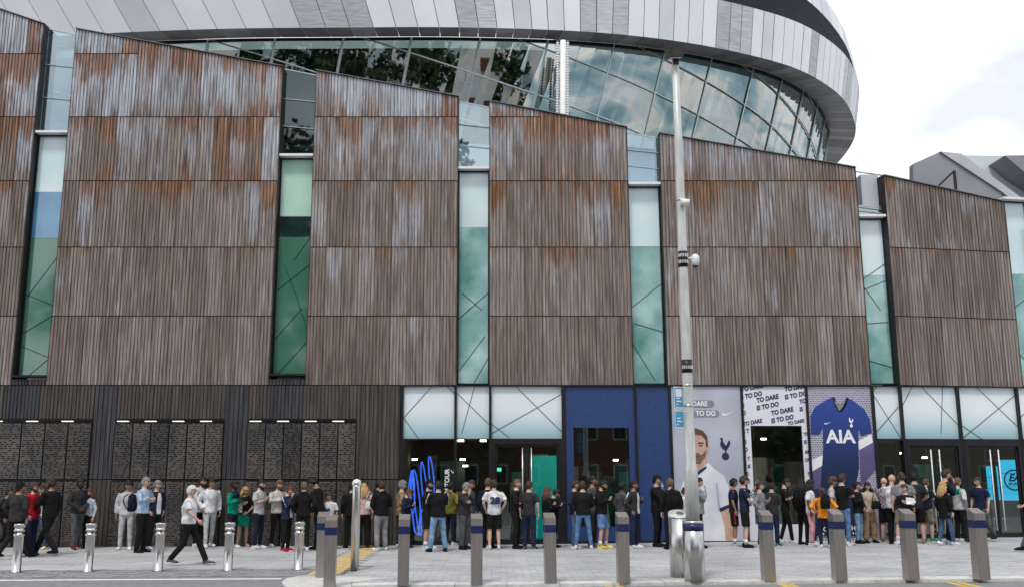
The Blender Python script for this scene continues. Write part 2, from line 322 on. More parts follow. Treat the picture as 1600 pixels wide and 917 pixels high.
# buff tactile strip corners
tA, tB, tC, tD = G(478, 897), G(545, 897), G(592, 856), G(552, 856)
def in_buff(x, y):
    if y < tA.y or y > D: return False
    t = (y - tA.y) / (tC.y - tA.y); return tA.x + (tD.x - tA.x) * t <= x <= tB.x + (tC.x - tB.x) * t
YL = G(100, 899).y; YC = G(100, 893).y
slabs('paving_slabs', -22, 24, YC + .5, D + .35, .60, .30, M['paving'], clip=lambda x, y: not in_buff(x, y))
slabs('paving_slabs', -3.6, 24, KY + .49, YC + .5, .30, .20, M['paving'], clip=lambda x, y: not in_buff(x, y))
slabs('paving_setts', -22, -3.6, YL - .15, YC + .5, .2, .14, noisy('dark_granite_setts', (.22, .22, .235), (.31, .31, .325), 3, .8, coord='World'), jit=.006, clip=lambda x, y: not in_buff(x, y))
slabs('tactile_paving', tA.x, tC.x, tA.y, D + .3, .2, .2, M['buff'], clip=in_buff, dz=.002)
# white edge line on the left carriageway
p0, p1 = G(0, 905), G(440, 902)
mb = MB(); mb.add([(-22, p0.y - .12, gz(-22) + .0), (p1.x, p1.y - .12, gz(p1.x) + .0), (p1.x, p1.y + .07, gz(p1.x) + .0), (-22, p0.y + .07, gz(-22) + .0)], [(0, 1, 2, 3)])
mb.v = [(x, y, gz(x) - .008) for x, y, z in mb.v]
tag(mb.build('road_line', M['linepaint']), kind='structure')
# kerb stones
kerb = empty('kerb', (0, KY, 0)); tag(kerb, kind='structure')
km = MB(); km.add([(0, 0, -.12), (.91, 0, -.12), (0, .48, -.12), (.91, .48, -.12), (0, 0, 0), (.91, 0, .011), (0, .48, 0), (.91, .48, .011)],
                  [(0, 2, 3, 1), (4, 5, 7, 6), (0, 1, 5, 4), (2, 6, 7, 3), (0, 4, 6, 2), (1, 3, 7, 5)]); kme = km.mesh('kerb_stone', M['kerb'])
x = G(545, 914).x
while x < 16:
    k = link('kerb_stone', kme, kerb); k.location = (x, rnd.uniform(-.004, .004), gz(x + .01) + rnd.uniform(-.003, .003)); x += .918
# dropped pale corner ramp at the end of the kerb
ax, bx = G(440, 912).x, G(545, 914).x
pts = [(q_.x, q_.y) for q_ in (G(548, 909), G(600, 903), G(545, 899.5), G(465, 899.5), G(449, 902), G(440, 908), G(443, 914), G(462, 922), G(548, 922))]
mb = MB(); mb.add([(x, y, gz(x) + .006) for x, y in pts] + [(x, y, gz(x) - .1) for x, y in pts], [tuple(range(9))[::-1]] + [(i, i + 9, (i + 1) % 9 + 9, (i + 1) % 9) for i in range(9)])
tag(mb.build('dropped_kerb', M['kerb']), kind='structure')
for a, b in ((948, 962), (966, 978), (1232, 1246), (1248, 1258), (1518, 1530), (1536, 1548)):
    q0 = G(a, 914); q1 = G(b, 914)
    mb = MB(); mb.box(q0.x, q1.x, KY - 1.6, KY - .02, -.1, -.095); mb.v = [(x, y, gz(x) - .046) for x, y, z in mb.v[:4]]; mb.f = [(0, 1, 3, 2)]; mb.m = [0]; mb.sm = [False]
    tag(mb.build('yellow_mark', M['yellow']), kind='structure')

# ------------------------------------------------------------------ podium building
B = empty('podium_building', (0, D, 0)); tag(B, 'long podium facade of rusty brown ribbed metal panels with slit windows above the shopfronts', 'building')
RIB_N, DEPTH = 5, .026
def ribbed(w_, h0, h1, mats, zb=0):
    """strip of cladding: width w_, height h0 at left, h1 at right; front at y=0"""
    mb = MB(); g = .004; W = w_ - 2 * g; p = W / RIB_N; prof = []
    for i in range(RIB_N):
        a = g + i * p; prof += [(a, 0), (a + p * .70, 0), (a + p * .77, DEPTH), (a + p * .93, DEPTH)]
    prof += [(g + W, 0)]
    hz = lambda x: h0 + (h1 - h0) * x / w_
    vs = [(x, y, 0.014) for x, y in prof] + [(x, y, hz(x) - .014) for x, y in prof]; n = len(prof)
    fs = [(i, i + 1, n + i + 1, n + i) for i in range(n - 1)]
    mb.add(vs, fs); b = len(mb.v)
    return mb.mesh('cladding_panel', mats)
Zr = [0, Z_(748), Z_(601), Z_(493), Z_(386), Z_(282.5), Z_(182.5), Z_(84)]
mesh_cache = {}
def plane_obj(o, base, ang, x, y, z):
    o.location = (x, y, z)
def bay(name, label, x0, x1, ns, zbot_i, ztopL, ztopR, mat, merge=(), ang=0, origin=None, side=M['darkmetal']):
    w_ = (x1 - x0) / ns
    c = MB(); c.hexa([(0, .047, Zr[zbot_i]), (x1 - x0, .047, Zr[zbot_i]), (0, .9, Zr[zbot_i]), (x1 - x0, .9, Zr[zbot_i]),
                      (0, .047, ztopL), (x1 - x0, .047, ztopR), (0, .9, ztopL), (x1 - x0, .9, ztopR)])
    # side cheeks + coping
    for xx in (-.012, x1 - x0): c.hexa([(xx, -.004, Zr[zbot_i]), (xx + .012, -.004, Zr[zbot_i]), (xx, .9, Zr[zbot_i]), (xx + .012, .9, Zr[zbot_i]),
                                     (xx, -.004, ztopL if xx < 0 else ztopR), (xx + .012, -.004, ztopL if xx < 0 else ztopR), (xx, .9, ztopL if xx < 0 else ztopR), (xx + .012, .9, ztopL if xx < 0 else ztopR)])
    o = c.build(name, side, B); o.location = (x0, 0, 0) if origin is None else (origin[0], origin[1] - D, 0); o.rotation_euler = (0, 0, ang)
    cop = MB(); cop.bar((-.02, .43, ztopL + .012), (x1 - x0 + .02, .43, ztopR + .012), .96, .022); cop.build('coping', M['coping'], o)
    ju = MB()
    for i in range(zbot_i, 8):
        z0 = Zr[i]; z1 = Zr[i + 1] if i < 7 else 99
        for k in range(ns):
            hl = ztopL + (ztopR - ztopL) * k / ns; hr = ztopL + (ztopR - ztopL) * (k + 1) / ns
            if min(hl, hr) < z0 + .12: continue
            if (i, k) in merge: continue
            a0, a1 = min(z1, hl), min(z1, hr)
            if (i + 1, k) in merge: z1b = Zr[i + 2] if i < 6 else 99; a0, a1 = min(z1b, hl), min(z1b, hr)
            elif min(hl, hr) < z1 + .12: a0, a1 = hl, hr
            key = (round(w_, 4), round(a0 - z0, 3), round(a1 - z0, 3), mat.name)
            if key not in mesh_cache: mesh_cache[key] = ribbed(w_, a0 - z0, a1 - z0, mat)
            p = link('cladding_panel', mesh_cache[key], o); p.location = (k * w_, rnd.uniform(-.003, .003), z0)
    return o
zt = lambda px, py: atY(px, py, D).z
xA1, xB0, xB1, xC0, xC1, xD0, xD1, xE0, xE1 = [X_(p) for p in (17, 72, 420, 477, 713, 765, 990, 1044, 1361)]
bay('cladding_bay', '', xA1 - .475 * 9, xA1, 9, 2, 16.8, zt(70, 38), M['clad'])
bay('cladding_bay', '', xB0, xB1, 13, 2, zt(119, 45), zt(443, 104), M['clad'], merge=[(7, k) for k in range(4, 13)])
bay('cladding_bay', '', xC0, xC1, 9, 2, zt(491, 110), zt(712, 151), M['clad'])
bay('cladding_bay', '', xD0, xD1, 8, 2, zt(765, 158), zt(978, 199), M['clad'])
bay('cladding_bay', '', xE0, xE1, 12, 2, zt(1031, 208), zt(1336, 262), M['clad'])
FA = R(9.5); FX = X_(1407)
FW = 3.86
bay('cladding_bay', '', 0, FW, 8, 2, zt(1384, 274), zt(1384, 274) - .62, M['clad'], ang=FA, origin=(FX, D))
G0 = (FX + math.cos(FA) * (FW + .95), D + math.sin(FA) * (FW + .95))
bay('cladding_bay', '', 0, 4, 8, 2, 9.2, 8.6, M['clad'], ang=FA, origin=G0)
# lower wall on the left: dark cladding around the grilles
xL0 = xA1 - .475 * 9; xW = X_(626)
gr = [(X_(-10) - 1.0, X_(150)), (X_(186), X_(354)), (X_(391), X_(559))]
zg = Z_(654)
def low_panel(parent, x, w_, z0, z1, mat):
    key = (round(w_, 3), round(z1 - z0, 3), mat.name)
    if key not in mesh_cache: mesh_cache[key] = ribbed(w_, z1 - z0, z1 - z0, mat)
    p = link('cladding_panel', mesh_cache[key], parent); p.location = (x, rnd.uniform(-.003, .003), z0)
lw = MB(); lw.box(xL0, xW, .047, .9, -.1, Zr[2] - .005)
lower = lw.build('lower_wall', M['darkmetal'], B)
ns = 26; wl = (xW - xL0) / ns
dark_x = [(X_(17), X_(72)), (X_(418), X_(478)), (X_(355), X_(391)), (X_(150), X_(186))]
def lowmat(xc, hi=True):
    for i, (a, b) in enumerate(dark_x):
        if a < xc < b: return M['clad_dark']
    return M['clad_low']
# segments so that panels end on grille edges
segs = [(xL0, gr[0][1], 1), (gr[0][1], gr[1][0], 0), (gr[1][0], gr[1][1], 1), (gr[1][1], gr[2][0], 0), (gr[2][0], gr[2][1], 1), (gr[2][1], xW, 0)]
for a, b, isg in segs:
    n_ = max(1, round((b - a) / .5)) if isg else (1 if b - a < .8 else 2); ww = (b - a) / n_
    for k in range(n_):
        xx = a + k * ww; mt = lowmat(xx + ww / 2)
        if isg: low_panel(lower, xx, ww, zg, Zr[2], mt)
        else:
            low_panel(lower, xx, ww, Zr[1], Zr[2], mt); low_panel(lower, xx, ww, -.06, Zr[1], M['clad_low'])
for a_, b_ in ((xA1, xB0), (xB1, xC0)):
    n_ = 2; ww = (b_ - a_ - .03) / n_; ztop_ = atY(768, 587, D).z - .07
    m = MB(); m.box(a_ + .015, b_ - .015, .047, .3, Zr[2] - .02, ztop_); m.build('panel_backing', M['darkmetal'], lower)
    for k in range(n_): low_panel(lower, a_ + .015 + k * ww, ww, Zr[2], ztop_, M['clad_dark'])
# grilles
for a, b in gr:
    g_ = MB(); g_.box(a, b, -.035, -.001, -.1, zg - .1); gg = g_.build('perforated_screen', M['darkmetal'], B)
    n_ = 6 if b - a < 4 else 7; ww = (b - a) / n_
    for k in range(n_):
        for z0, z1 in ((-.05, Zr[1] - .01), (Zr[1] + .01, zg - .1)):
            s_ = MB(); s_.box(a + k * ww + .006, a + (k + 1) * ww - .006, -.05, -.036, z0, z1); slab = s_.build('cast_panel', M['grille'], gg)
            bm_ = MB(); z = z0 + .012; row = 0; A, Bx = a + k * ww + .022, a + (k + 1) * ww - .022
            while z < z1 - .06:
                bm_.box(A, Bx, -.080 - rnd.uniform(0, .004), -.051, z, z + .030)
                x = A; dense = rnd.random() < .85
                while x < Bx - .01:
                    ln = rnd.choice((.025, .04, .07, .14)) if dense else .3; e_ = min(x + ln, Bx); bm_.box(x, e_, -.078, -.051, z + .0305, z + .0555); x = e_ + rnd.uniform(.05, .11)
                z += .056; row += 1
            tag(bm_.build('raised_bars', M['grille_bar'], gg), kind='stuff')
    for k in range(4):
        xx = a + (b - a) * (k + .06 + .07 * k) / 4.2
        s_ = MB(); s_.box(xx, xx + .32, -.06, -.02, zg - .068, zg - .047); s_.build('strip_light', M['strip_light'], gg)
    s_ = MB(); s_.box(a, b, -.045, -.001, zg - .04, zg - .004); s_.build('head_rail', M['black'], gg)

# slit windows
def tint_slit(xa, xb, pieces, top, lines, name='slit_window', recess=.30, ang=0, origin=None, sill=True):
    """pieces: list of (z0,z1,material)"""
    zb = pieces[-1][0]; ztp = pieces[0][1]
    fr = MB(); f = .035
    fr.box(xa + .014, xa + .014 + f, recess - .05, recess + .04, zb, ztp); fr.box(xb - .014 - f, xb - .014, recess - .05, recess + .04, zb, ztp)
    fr.box(xa + .014 + f, xb - .014 - f, recess - .05, recess + .04, zb, zb + f); fr.box(xa + .014 + f, xb - .014 - f, recess - .05, recess + .04, ztp - f, ztp)
    o = fr.build('slit_window', M['black'], B)
    if origin: o.location = (origin[0], origin[1] - D, 0); o.rotation_euler = (0, 0, ang)
    for z0, z1, m in pieces:
        p = MB(); p.box(xa + .05, xb - .05, recess, recess + .02, z0 + (.036 if z0 == zb else .004), z1 - (.036 if z1 == ztp else .004)); p.build('window_pane', m, o)
    ln = MB()
    for (u0, v0), (u1, v1) in lines:
        X0, X1 = xa + .05 + u0 * (xb - xa - .1), xa + .05 + u1 * (xb - xa - .1)
        ln.bar((X0, recess - .006, zb + v0 * (ztp - zb)), (X1, recess - .006, zb + v1 * (ztp - zb)), .016, .010, up=(0, 1, 0))
    if lines: ln.build('brace_rod', M['frit'], o)
    cp_ = MB(); cp_.box(xa + .002, xb - .002, .02, recess + .1, ztp + .002, ztp + .07); cp_.build('transom', M['white'], o)  # bright lit edge put into the colour as white
    if sill: s_ = MB(); s_.box(xa - .0 + .002, xb - .002, -.06, recess + .05, zb - .06, zb - .002); s_.build('window_sill', M['black'], o)
    if top:
        z2, z3, m = top
        p = MB(); p.hexa([(xa + .016, recess - .02, ztp + .075), (xb - .016, recess - .02, ztp + .075), (xa + .016, recess + 0, ztp + .075), (xb - .016, recess + 0, ztp + .075),
                          (xa + .016, recess - .02, z2), (xb - .016, recess - .02, z3), (xa + .016, recess, z2), (xb - .016, recess, z3)]); p.build('parapet_glass', m, o)
        h = MB(); h.bar((xa + .016, recess - .01, z2 + .018), (xb - .016, recess - .01, z3 + .018), .05, .03)
        for q in (.33, .66):
            zz = ztp + .1 + (z3 - ztp) * q; h.bar((xa + .016, recess - .05, zz + .05), (xb - .016, recess - .05, zz - .05), .028, .02)
        tag(h.build('guard_rail', M['mull'], o), kind='stuff')
    return o
zz = lambda py, px=768: atY(px, py, D + .3).z
cableA = [((0, .62), (1, .52)), ((.1, .56), (1, .80)), ((0, .40), (1, .55)), ((0, .30), (1, .18)), ((.2, 0), (1, .2))]
tint_slit(xA1, xB0, [(zz(300), zz(212), M['blind']), (zz(372), zz(300), M['blueglass']), (zz(587), zz(372), M['greenglass'])], (zt(80, 40), zt(118, 50), M['parapet']), [((0, .33), (1, .28)), ((.05, .42 - .1), (1, .50)), ((0, .17), (1, .25)), ((0, .12), (1, .07)), ((.3, 0), (1, .08))])
tint_slit(xB1, xC0, [(zz(338), zz(248), M['blindgreen']), (zz(370), zz(338), M['darkglass']), (zz(585), zz(370), M['greenglass'])], (zt(446, 103), zt(490, 113), M['parapet_dark']), [((.5, .52), (1, .63)), ((0, .38), (1, .50)), ((.2, .50), (.6, .36)), ((.6, .36), (1, .2)), ((0, .16), (.8, .3)), ((.1, 0), (1, .15))])
tint_slit(xC1, xD0, [(zz(355), zz(268), M['blind']), (zz(600), zz(355), M['tealglass'])], (zt(713, 154), zt(765, 163), M['parapet']), [((0, .30), (1, .42)), ((.1, .42), (.8, .34)), ((0, .06), (.9, .22)), ((.5, .0), (1, .12))], sill=False)
tint_slit(xD1, xE0, [(zz(385), zz(292), M['blind']), (zz(600), zz(385), M['tealglass'])], (zt(979, 203), zt(1031, 211), M['parapet']), [((0, .38), (1, .50)), ((.1, .30), (1, .26)), ((0, .2), (.7, .02))], sill=False)
tint_slit(xE1, FX - .02, [(zz(430), zz(342), M['blind']), (zz(600), zz(430), M['tealglass'])], (zz(300) * 0 + zz(322), zz(325), M['parapet']), [((0, .62), (1, .72)), ((.1, .58), (.7, .44)), ((0, .56), (1, .62)), ((0, .36), (1, .37)), ((.1, .14), (1, .10))], sill=False)
tint_slit(FW + .02, FW + .93, [(zz(420), zz(305), M['blind']), (zz(600), zz(420), M['tealglass'])], None, [((0, .4), (1, .5)), ((0, .2), (1, .05))], ang=FA, origin=(FX, D), sill=False)
# small pale return box beside the right-hand bay
b_ = MB(); b_.box(FX - .55, FX - .03, .35, 1.6, zz(326), zz(272)); b_.build('vent_box', M['lightroof'], B)
# roof terrace + back body so the building is solid
tb = MB(); tb.box(xL0, 15, .95, 9, 8.6, 8.9); tb.box(xL0, 15, 8.7, 9, 4.5, 8.6); tb.box(xL0, xW, .95, 8.6, 4.3, 4.5); tb.build('roof_terrace', M['lightroof'], B)  # unseen deck made pale to bounce light onto the bowl soffit

# ------------------------------------------------------------------ shopfront
zc = Z_(684); zh = Z_(601) - .03
S = empty('shopfront', (0, D, 0)); S.parent = B; S.location = (0, 0, 0)
def vbar(x, w_=.06, z0=-.1, z1=zh, y0=-.02, y1=.14, mat=M['black'], par=None):
    m = MB(); m.box(x - w_ / 2, x + w_ / 2, y0, y1, z0, z1); return m.build('mullion', mat, par or S)
def pane(x0, x1, z0, z1, mat, y=.08, name='window_pane', par=None):
    m = MB(); m.box(x0, x1, y, y + .012, z0, z1); return m.build(name, mat, par or S)
xm = [X_(p) for p in (629, 712, 766, 880, 992, 1046, 1158, 1259, 1361)]
for i, x in enumerate(xm): vbar(x, .07 if i not in (3,) else .11)
hb = MB(); hb.box(xW, xm[8] + .03, -.03, .2, zh + .002, Zr[2] - .004); hb.build('fascia', M['black'], S)
sb = MB(); sb.box(xW, xm[8] + .03, -.01, .16, -.1, .1); sb.build('plinth', M['black'], S)
def clere(x0, x1, lines, par=S):
    p = pane(x0 + .036, x1 - .036, zc, zh, M['frost'], name='frosted_pane', par=par)
    ln = MB()
    for (u0, v0), (u1, v1) in lines:
        ln.bar((x0 + .04 + u0 * (x1 - x0 - .08), .074, zc + v0 * (zh - zc)), (x0 + .04 + u1 * (x1 - x0 - .08), .074, zc + v1 * (zh - zc)), .014, .008, up=(0, 1, 0))
    ln.build('brace_rod', M['frit'], p); return p
clere(xm[0], xm[1], [((.55, 1), (0, .40)), ((0, .40), (.3, 0)), ((.85, 1), (1, .87))])
clere(xm[1], xm[2], [((0, .87), (1, .28)), ((.55, 1), (.15, .1))])
clere(xm[2], xm[3], [((0, .28), (.25, .02)), ((.35, 1), (1, .12)), ((0, .1), (1, .86))])
tr = MB(); tr.box(xm[0] + .036, xm[2] - .036, .0, .12, zc - .03, zc - .002); tr.build('transom', M['black'], S)
pane(xm[0] + .036, xm[1] - .036, .1, zc - .032, M['shopglass']); pane(xm[1] + .036, xm[2] - .036, .1, zc - .032, M['shopglass'])
def door_pair(x0, x1, par=S, handle=M['steel'], leafs=2, hx=None, ztop=zc - .16, z0=0.0):
    f = MB(); f.box(x0 + .036, x1 - .056, -.03, .15, ztop, zc - .002); f.box(x0 + .036, x0 + .13, -.03, .15, z0, ztop); f.box(x1 - .15, x1 - .056, -.03, .15, z0, ztop)
    f.build('door_frame', M['black'], par)
    a, b = x0 + .13, x1 - .15; w_ = (b - a) / leafs
    for k in range(leafs):
        d = MB(); l, r = a + k * w_ + .008, a + (k + 1) * w_ - .008; s = .055
        d.box(l, l + s, .02, .08, z0 + .01, ztop - .01); d.box(r - s, r, .02, .08, z0 + .01, ztop - .01); d.box(l + s, r - s, .02, .08, z0 + .01, z0 + .12); d.box(l + s, r - s, .02, .08, ztop - .07, ztop - .01)
        dd = d.build('door', M['black'], par)
        pane(l + s, r - s, z0 + .12, ztop - .07, M['shopglass'], .045, 'door_pane', dd)
        hx_ = r - s - .06 if k % 2 == 0 else l + s + .06
        h = MB(); h.tube([(hx_, -.06, z0 + .18), (hx_, -.06, ztop - .1)], .017, 8); h.tube([(hx_, -.06, z0 + .5), (hx_, .03, z0 + .5)], .01, 6); h.tube([(hx_, -.06, ztop - .4), (hx_, .03, ztop - .4)], .01, 6)
        h.build('door_handle', handle, dd)
door_pair(xm[2], xm[3], z0=.03)
# navy panels
def frame_panel(x0, x1, z0, z1, ox0, ox1, oz0, oz1, mat, name, y0=.03, y1=.075):
    m = MB()
    m.box(x0, ox0, y0, y1, z0, z1); m.box(ox1, x1, y0, y1, z0, z1); m.box(ox0, ox1, y0, y1, oz1, z1); m.box(ox0, ox1, y0, y1, z0, oz0)
    return m.build(name, mat, S)
def dots_mat():
    m, t, b = newmat('perforated_navy'); n = t.nodes.new; l = t.links.new; g = n('ShaderNodeNewGeometry')
    mp = n('ShaderNodeMapping'); mp.inputs['Scale'].default_value = (1, 0, .8); l(g.outputs['Position'], mp.inputs[0])
    v = n('ShaderNodeTexVoronoi'); v.inputs['Scale'].default_value = 7.5; v.inputs['Randomness'].default_value = .35; l(mp.outputs[0], v.inputs['Vector'])
    r = n('ShaderNodeValToRGB'); r.color_ramp.elements[0].position = .12; r.color_ramp.elements[1].position = .2; r.color_ramp.elements[0].color = (.008, .020, .075, 1); r.color_ramp.elements[1].color = (.017, .048, .16, 1)
    l(v.outputs['Distance'], r.inputs[0]); l(r.outputs[0], b.inputs['Base Color']); b.inputs['Roughness'].default_value = .45; return m
M['bluedots'] = dots_mat()
ox0, ox1 = X_(895) , X_(982) - .02
frame_panel(xm[3] + .06, xm[4] - .036, .1, zh, ox0, ox1, Z_(822), Z_(667), M['bluedots'], 'navy_panel')
pane(ox0, ox1, Z_(822), Z_(667), M['shopglass'])
m = MB(); m.box(xm[4] + .036, xm[5] - .036, .03, .075, .1, zh); m.build('navy_panel', M['bluedots'], S)
# right-hand glazed entrance, set on the turned facade line
S2 = empty('shopfront', (0, 0, 0)); S2.parent = B; S2.location = (xm[8] + .03, .02, 0); S2.rotation_euler = (0, 0, R(6))
c6 = math.cos(R(6)); xr = [0, .83, 2.55, 4.35, 6.2, 8]
for x in xr: vbar(x, .07, par=S2)
hb = MB(); hb.box(0, 8, -.03, .3, zh + .002, Zr[2] - .004); hb.build('fascia', M['black'], S2)
hb = MB(); hb.box(0, 8, -.02, .14, zc - .05, zc - .002); hb.build('transom', M['black'], S2)
clere(xr[0], xr[1], [((0, .87), (1, 0)), ((0, .1), (1, .62)), ((.2, 1), (0, .9))], S2)
clere(xr[1], xr[2], [((0, .6), (.22, 1)), ((.4, 1), (1, .28)), ((.78, 1), (.68, .1)), ((0, 0), (.02, .05))], S2)
clere(xr[2], xr[3], [((0, .28), (.35, 0)), ((0, 0), (1, .85)), ((.35, 1), (1, .25))], S2)
clere(xr[3], xr[4], [((0, .4), (.6, 1))], S2); clere(xr[4], xr[5], [((0, .4), (.6, 1))], S2)
pane(xr[0] + .036, xr[1] - .036, .1, zc - .052, M['shopglass'], par=S2)
door_pair(xr[1], xr[2], S2, M['white'], z0=.16, ztop=zc - .2); door_pair(xr[2], xr[3], S2, M['white'], z0=.18, ztop=zc - .2); door_pair(xr[3], xr[4], S2, M['white'], z0=.18, ztop=zc - .2)
# interior
I = empty('shop_interior', (0, D, 0)); I.parent = B; I.location = (0, 0, 0)
m = MB(); m.box(xW, 20, .16, 8.6, -.1, .02); m.build('interior_floor', M['intfloor'], I)
m = MB(); m.box(xW, 20, 7.5, 7.6, 0, 4.3); m.box(xW - .1, xW, .9, 7.6, 0, 4.3); m.box(20, 20.1, 1, 7.6, 0, 4.3); m.build('interior_wall', M['int'], I)
m = MB(); m.box(xW, 10.6, .32, 7.6, 3.62, 3.72); m.box(10.6, 20, 1.25, 7.6, 3.62, 3.72); m.build('interior_ceiling', M['int'], I)
m = MB(); m.box(xW, 10.6, .5, .55, 2.95, 3.62); m.box(10.6, 20, 1.25, 1.3, 2.95, 3.62); m.build('bulkhead', M['int'], I)
lm = MB(); lm.lathe([(.0, 0), (.085, 0), (.085, .05), (0, .05)], 12); lme = lm.mesh('ceiling_lamp', M['lamp']); lme2 = lm.mesh('ceiling_lamp', M['lampw'])
for px, py, yy, wt in [(720, 682, .35, 0), (755, 682, .35, 0), (797, 684, .4, 0), (848, 681, .4, 1), (648, 718, 3.5, 0), (723, 718, 3, 0), (727, 728, 4.5, 0), (916, 681, 2.0, 1), (1193, 686, 3, 1), (857, 723, 5, 1), (962, 719, 5, 0), (1386, 685, 1.5, 1), (1430, 682, 1.0, 0), (1482, 681, 1.0, 0), (1490, 678, .9, 0), (1545, 681, 1.2, 0), (1410, 708, 5, 0), (1445, 715, 5, 0), (1360, 755, 6, 0), (1565, 690, 3, 1)]:
    p = atY(px, py, D + yy); o = link('ceiling_lamp', lme2 if wt else lme, I); o.location = (p.x, yy, max(1.9, min(3.56, p.z)) - (.12 if yy <= 1.3 else 0))
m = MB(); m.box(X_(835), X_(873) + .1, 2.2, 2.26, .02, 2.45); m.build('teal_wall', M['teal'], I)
rr = random.Random(5)
for k in range(64):     # shelving, merchandise blocks and columns inside
    x = rr.uniform(xW + .3, 16); y = rr.uniform(2.6, 7); h = rr.uniform(.8, 2.6); w_ = rr.uniform(.2, .9)
    c_ = rr.choice([(.07, .075, .07), (.20, .19, .17), (.05, .09, .08), (.16, .15, .13), (.03, .03, .03), (.04, .22, .20), (.35, .34, .30)])
    key = 'fixture_%g' % c_[0]
    if key not in M: M[key] = noisy('shop_fixture', c_, [q * 1.6 for q in c_], 3, .6)
    m = MB(); m.box(x, x + w_, y, y + .3, .02, h); m.box(x + .05, x + w_ - .05, y - .05, y, h * .3, h * .32); m.box(x + .05, x + w_ - .05, y - .05, y, h * .62, h * .64); m.build('display_unit', M[key], I)
for k in range(9):      # pendant track rails
    m = MB(); yy = 1.2 + k * .7; m.box(xW + .2, 19, yy, yy + .05, 3.35 - .05 * (k % 2), 3.4); m.build('ceiling_track', M['fixture_0.16'] if 'fixture_0.16' in M else M['black'], I)

# ------------------------------------------------------------------ lettering helper
fontcurve = {}
def letters(txt, size, mat, parent, loc, rot=(R(90), 0, 0), name='lettering', bold=.012, extr=.002, shear=0, align='CENTER', sx=1.0, sp_=1.0):
    cu = bpy.data.curves.new('lettering', 'FONT'); cu.body = txt; cu.size = size; cu.align_x = align; cu.align_y = 'CENTER'; cu.extrude = extr; cu.offset = bold * size; cu.shear = shear; cu.space_character = sp_; cu.resolution_u = 3
    o = link('tmp_letter', cu); o.scale = (sx, 1, 1); bpy.context.view_layer.update()
    me = bpy.data.meshes.new_from_object(o.evaluated_get(bpy.context.evaluated_depsgraph_get())); bpy.data.objects.remove(o)
    me.materials.clear(); me.materials.append(mat)
    q = link(name, me, parent); q.location = loc; q.rotation_euler = rot; q.scale = (sx, 1, 1); return q
M['ink'] = noisy('navy_ink', (.012, .018, .06), (.018, .026, .08), 3, .5)
M['whiteink'] = noisy('white_ink', (.78, .78, .8), (.85, .85, .87), 3, .5)

# ------------------------------------------------------------------ posters
def front(x0, z0):      # 2D (m) -> facade plane
    return lambda x, y, t: (x0 + x, -t, z0 + y)
def print_part(name, pts, mat, parent, layer): 
    m = MB(); m.poly(pts, lambda x, y, t: (x, -layer * .004 - t, y), .003); return m.build(name, mat, parent)
def crest(par, cx, cz, h, mat, layer, mir=1):
    # fighting cock standing on a ball, as outline shapes
    bird = [(-.06, .42), (-.02, .40), (-.03, .36), (.02, .30), (.10, .24), (.16, .18), (.20, .10), (.20, .02), (.16, -.06), (.10, -.12), (.07, -.2), (.09, -.25), (.03, -.25), (.03, -.17)]
    k = h
    cock = [(-.17, .46), (-.12, .50), (-.06, .47), (-.07, .42), (-.04, .30), (.02, .20), (.09, .14), (.13, .22), (.17, .33), (.23, .38), (.26, .32), (.27, .22), (.22, .11), (.15, .02), (.09, -.06), (.07, -.14), (.10, -.17), (.02, -.17), (.02, -.08), (-.08, -.01), (-.17, .10), (-.19, .22), (-.15, .34), (-.15, .41), (-.20, .43)]
    print_part('crest_cockerel', [(cx + mir * x * k, cz + y * k) for x, y in cock], mat, par, layer)
    print_part('crest_ball', [(cx + (.03 + .165 * math.cos(t)) * k, cz + (-.335 + .165 * math.sin(t)) * k) for t in [i * math.pi / 10 for i in range(20)]], mat, par, layer)
def tick(par, cx, cz, w_, mat, layer):
    s = [(-.5, -.02), (-.44, -.14), (-.34, -.18), (-.2, -.15), (.5, .16), (-.22, -.04), (-.33, -.05), (-.38, 0.0), (-.38, .1)]
    print_part('tick_logo', [(cx + x * w_, cz + y * w_) for x, y in s], mat, par, layer)
PZ0 = .10
# poster 1: player in white shirt
P1 = MB(); w1 = xm[6] - xm[5] - .072; h1 = zh - .1
P1.box(0, w1, 0, .03, 0, h1); M['pgrey'] = noisy('pale_grey_print', (.40, .42, .50), (.50, .52, .60), .9, .3, 0, .5)
P1 = P1.build('poster', M['pgrey']); P1.location = (xm[5] + .036, D + .02, .1); tag(P1, 'pale grey poster of a bearded player in a white shirt beside a navy cockerel crest', 'poster')
def pp(px, py):      # photo px -> poster coords (relative to P1)
    q = atY(px, py, D + .02); return (q.x - (xm[5] + .036), q.z - .1)
def poly_px(name, pts, mat, par, layer, org): 
    o = []
    for px, py in pts:
        q = atY(px, py, D + .02); o.append((q.x - org[0], q.z - org[1]))
    return print_part(name, o, mat, par, layer)
o1 = (xm[5] + .036, .1); M['purple2'] = noisy('grey_lilac_print', (.20, .20, .29), (.27, .27, .36), 2, .4)
M['pshirt'] = noisy('white_shirt_print', (.62, .63, .70), (.80, .81, .86), 1.3, .35)
M['pskin'] = noisy('skin_print', (.50, .29, .21), (.62, .40, .31), 2.5, .4); M['phair'] = noisy('brown_hair_print', (.06, .035, .025), (.12, .07, .05), 8, .5)
M['pbeard'] = noisy('beard_print', (.16, .09, .065), (.22, .13, .09), 9, .5); M['pshort'] = noisy('lilac_print', (.42, .42, .56), (.52, .50, .64), 1.3, .4)
poly_px('printed_shirt', [(1062, 768), (1068, 750), (1082, 738), (1092, 728), (1100, 726), (1106, 722), (1118, 733), (1131, 742), (1138, 758), (1143, 790), (1141, 815), (1143, 845), (1072, 845), (1070, 810), (1064, 800)], M['pshirt'], P1, 1, o1)
poly_px('printed_sleeve_cuff', [(1124, 793), (1141, 786), (1141, 792), (1125, 799)], M['ink'], P1, 2, o1)
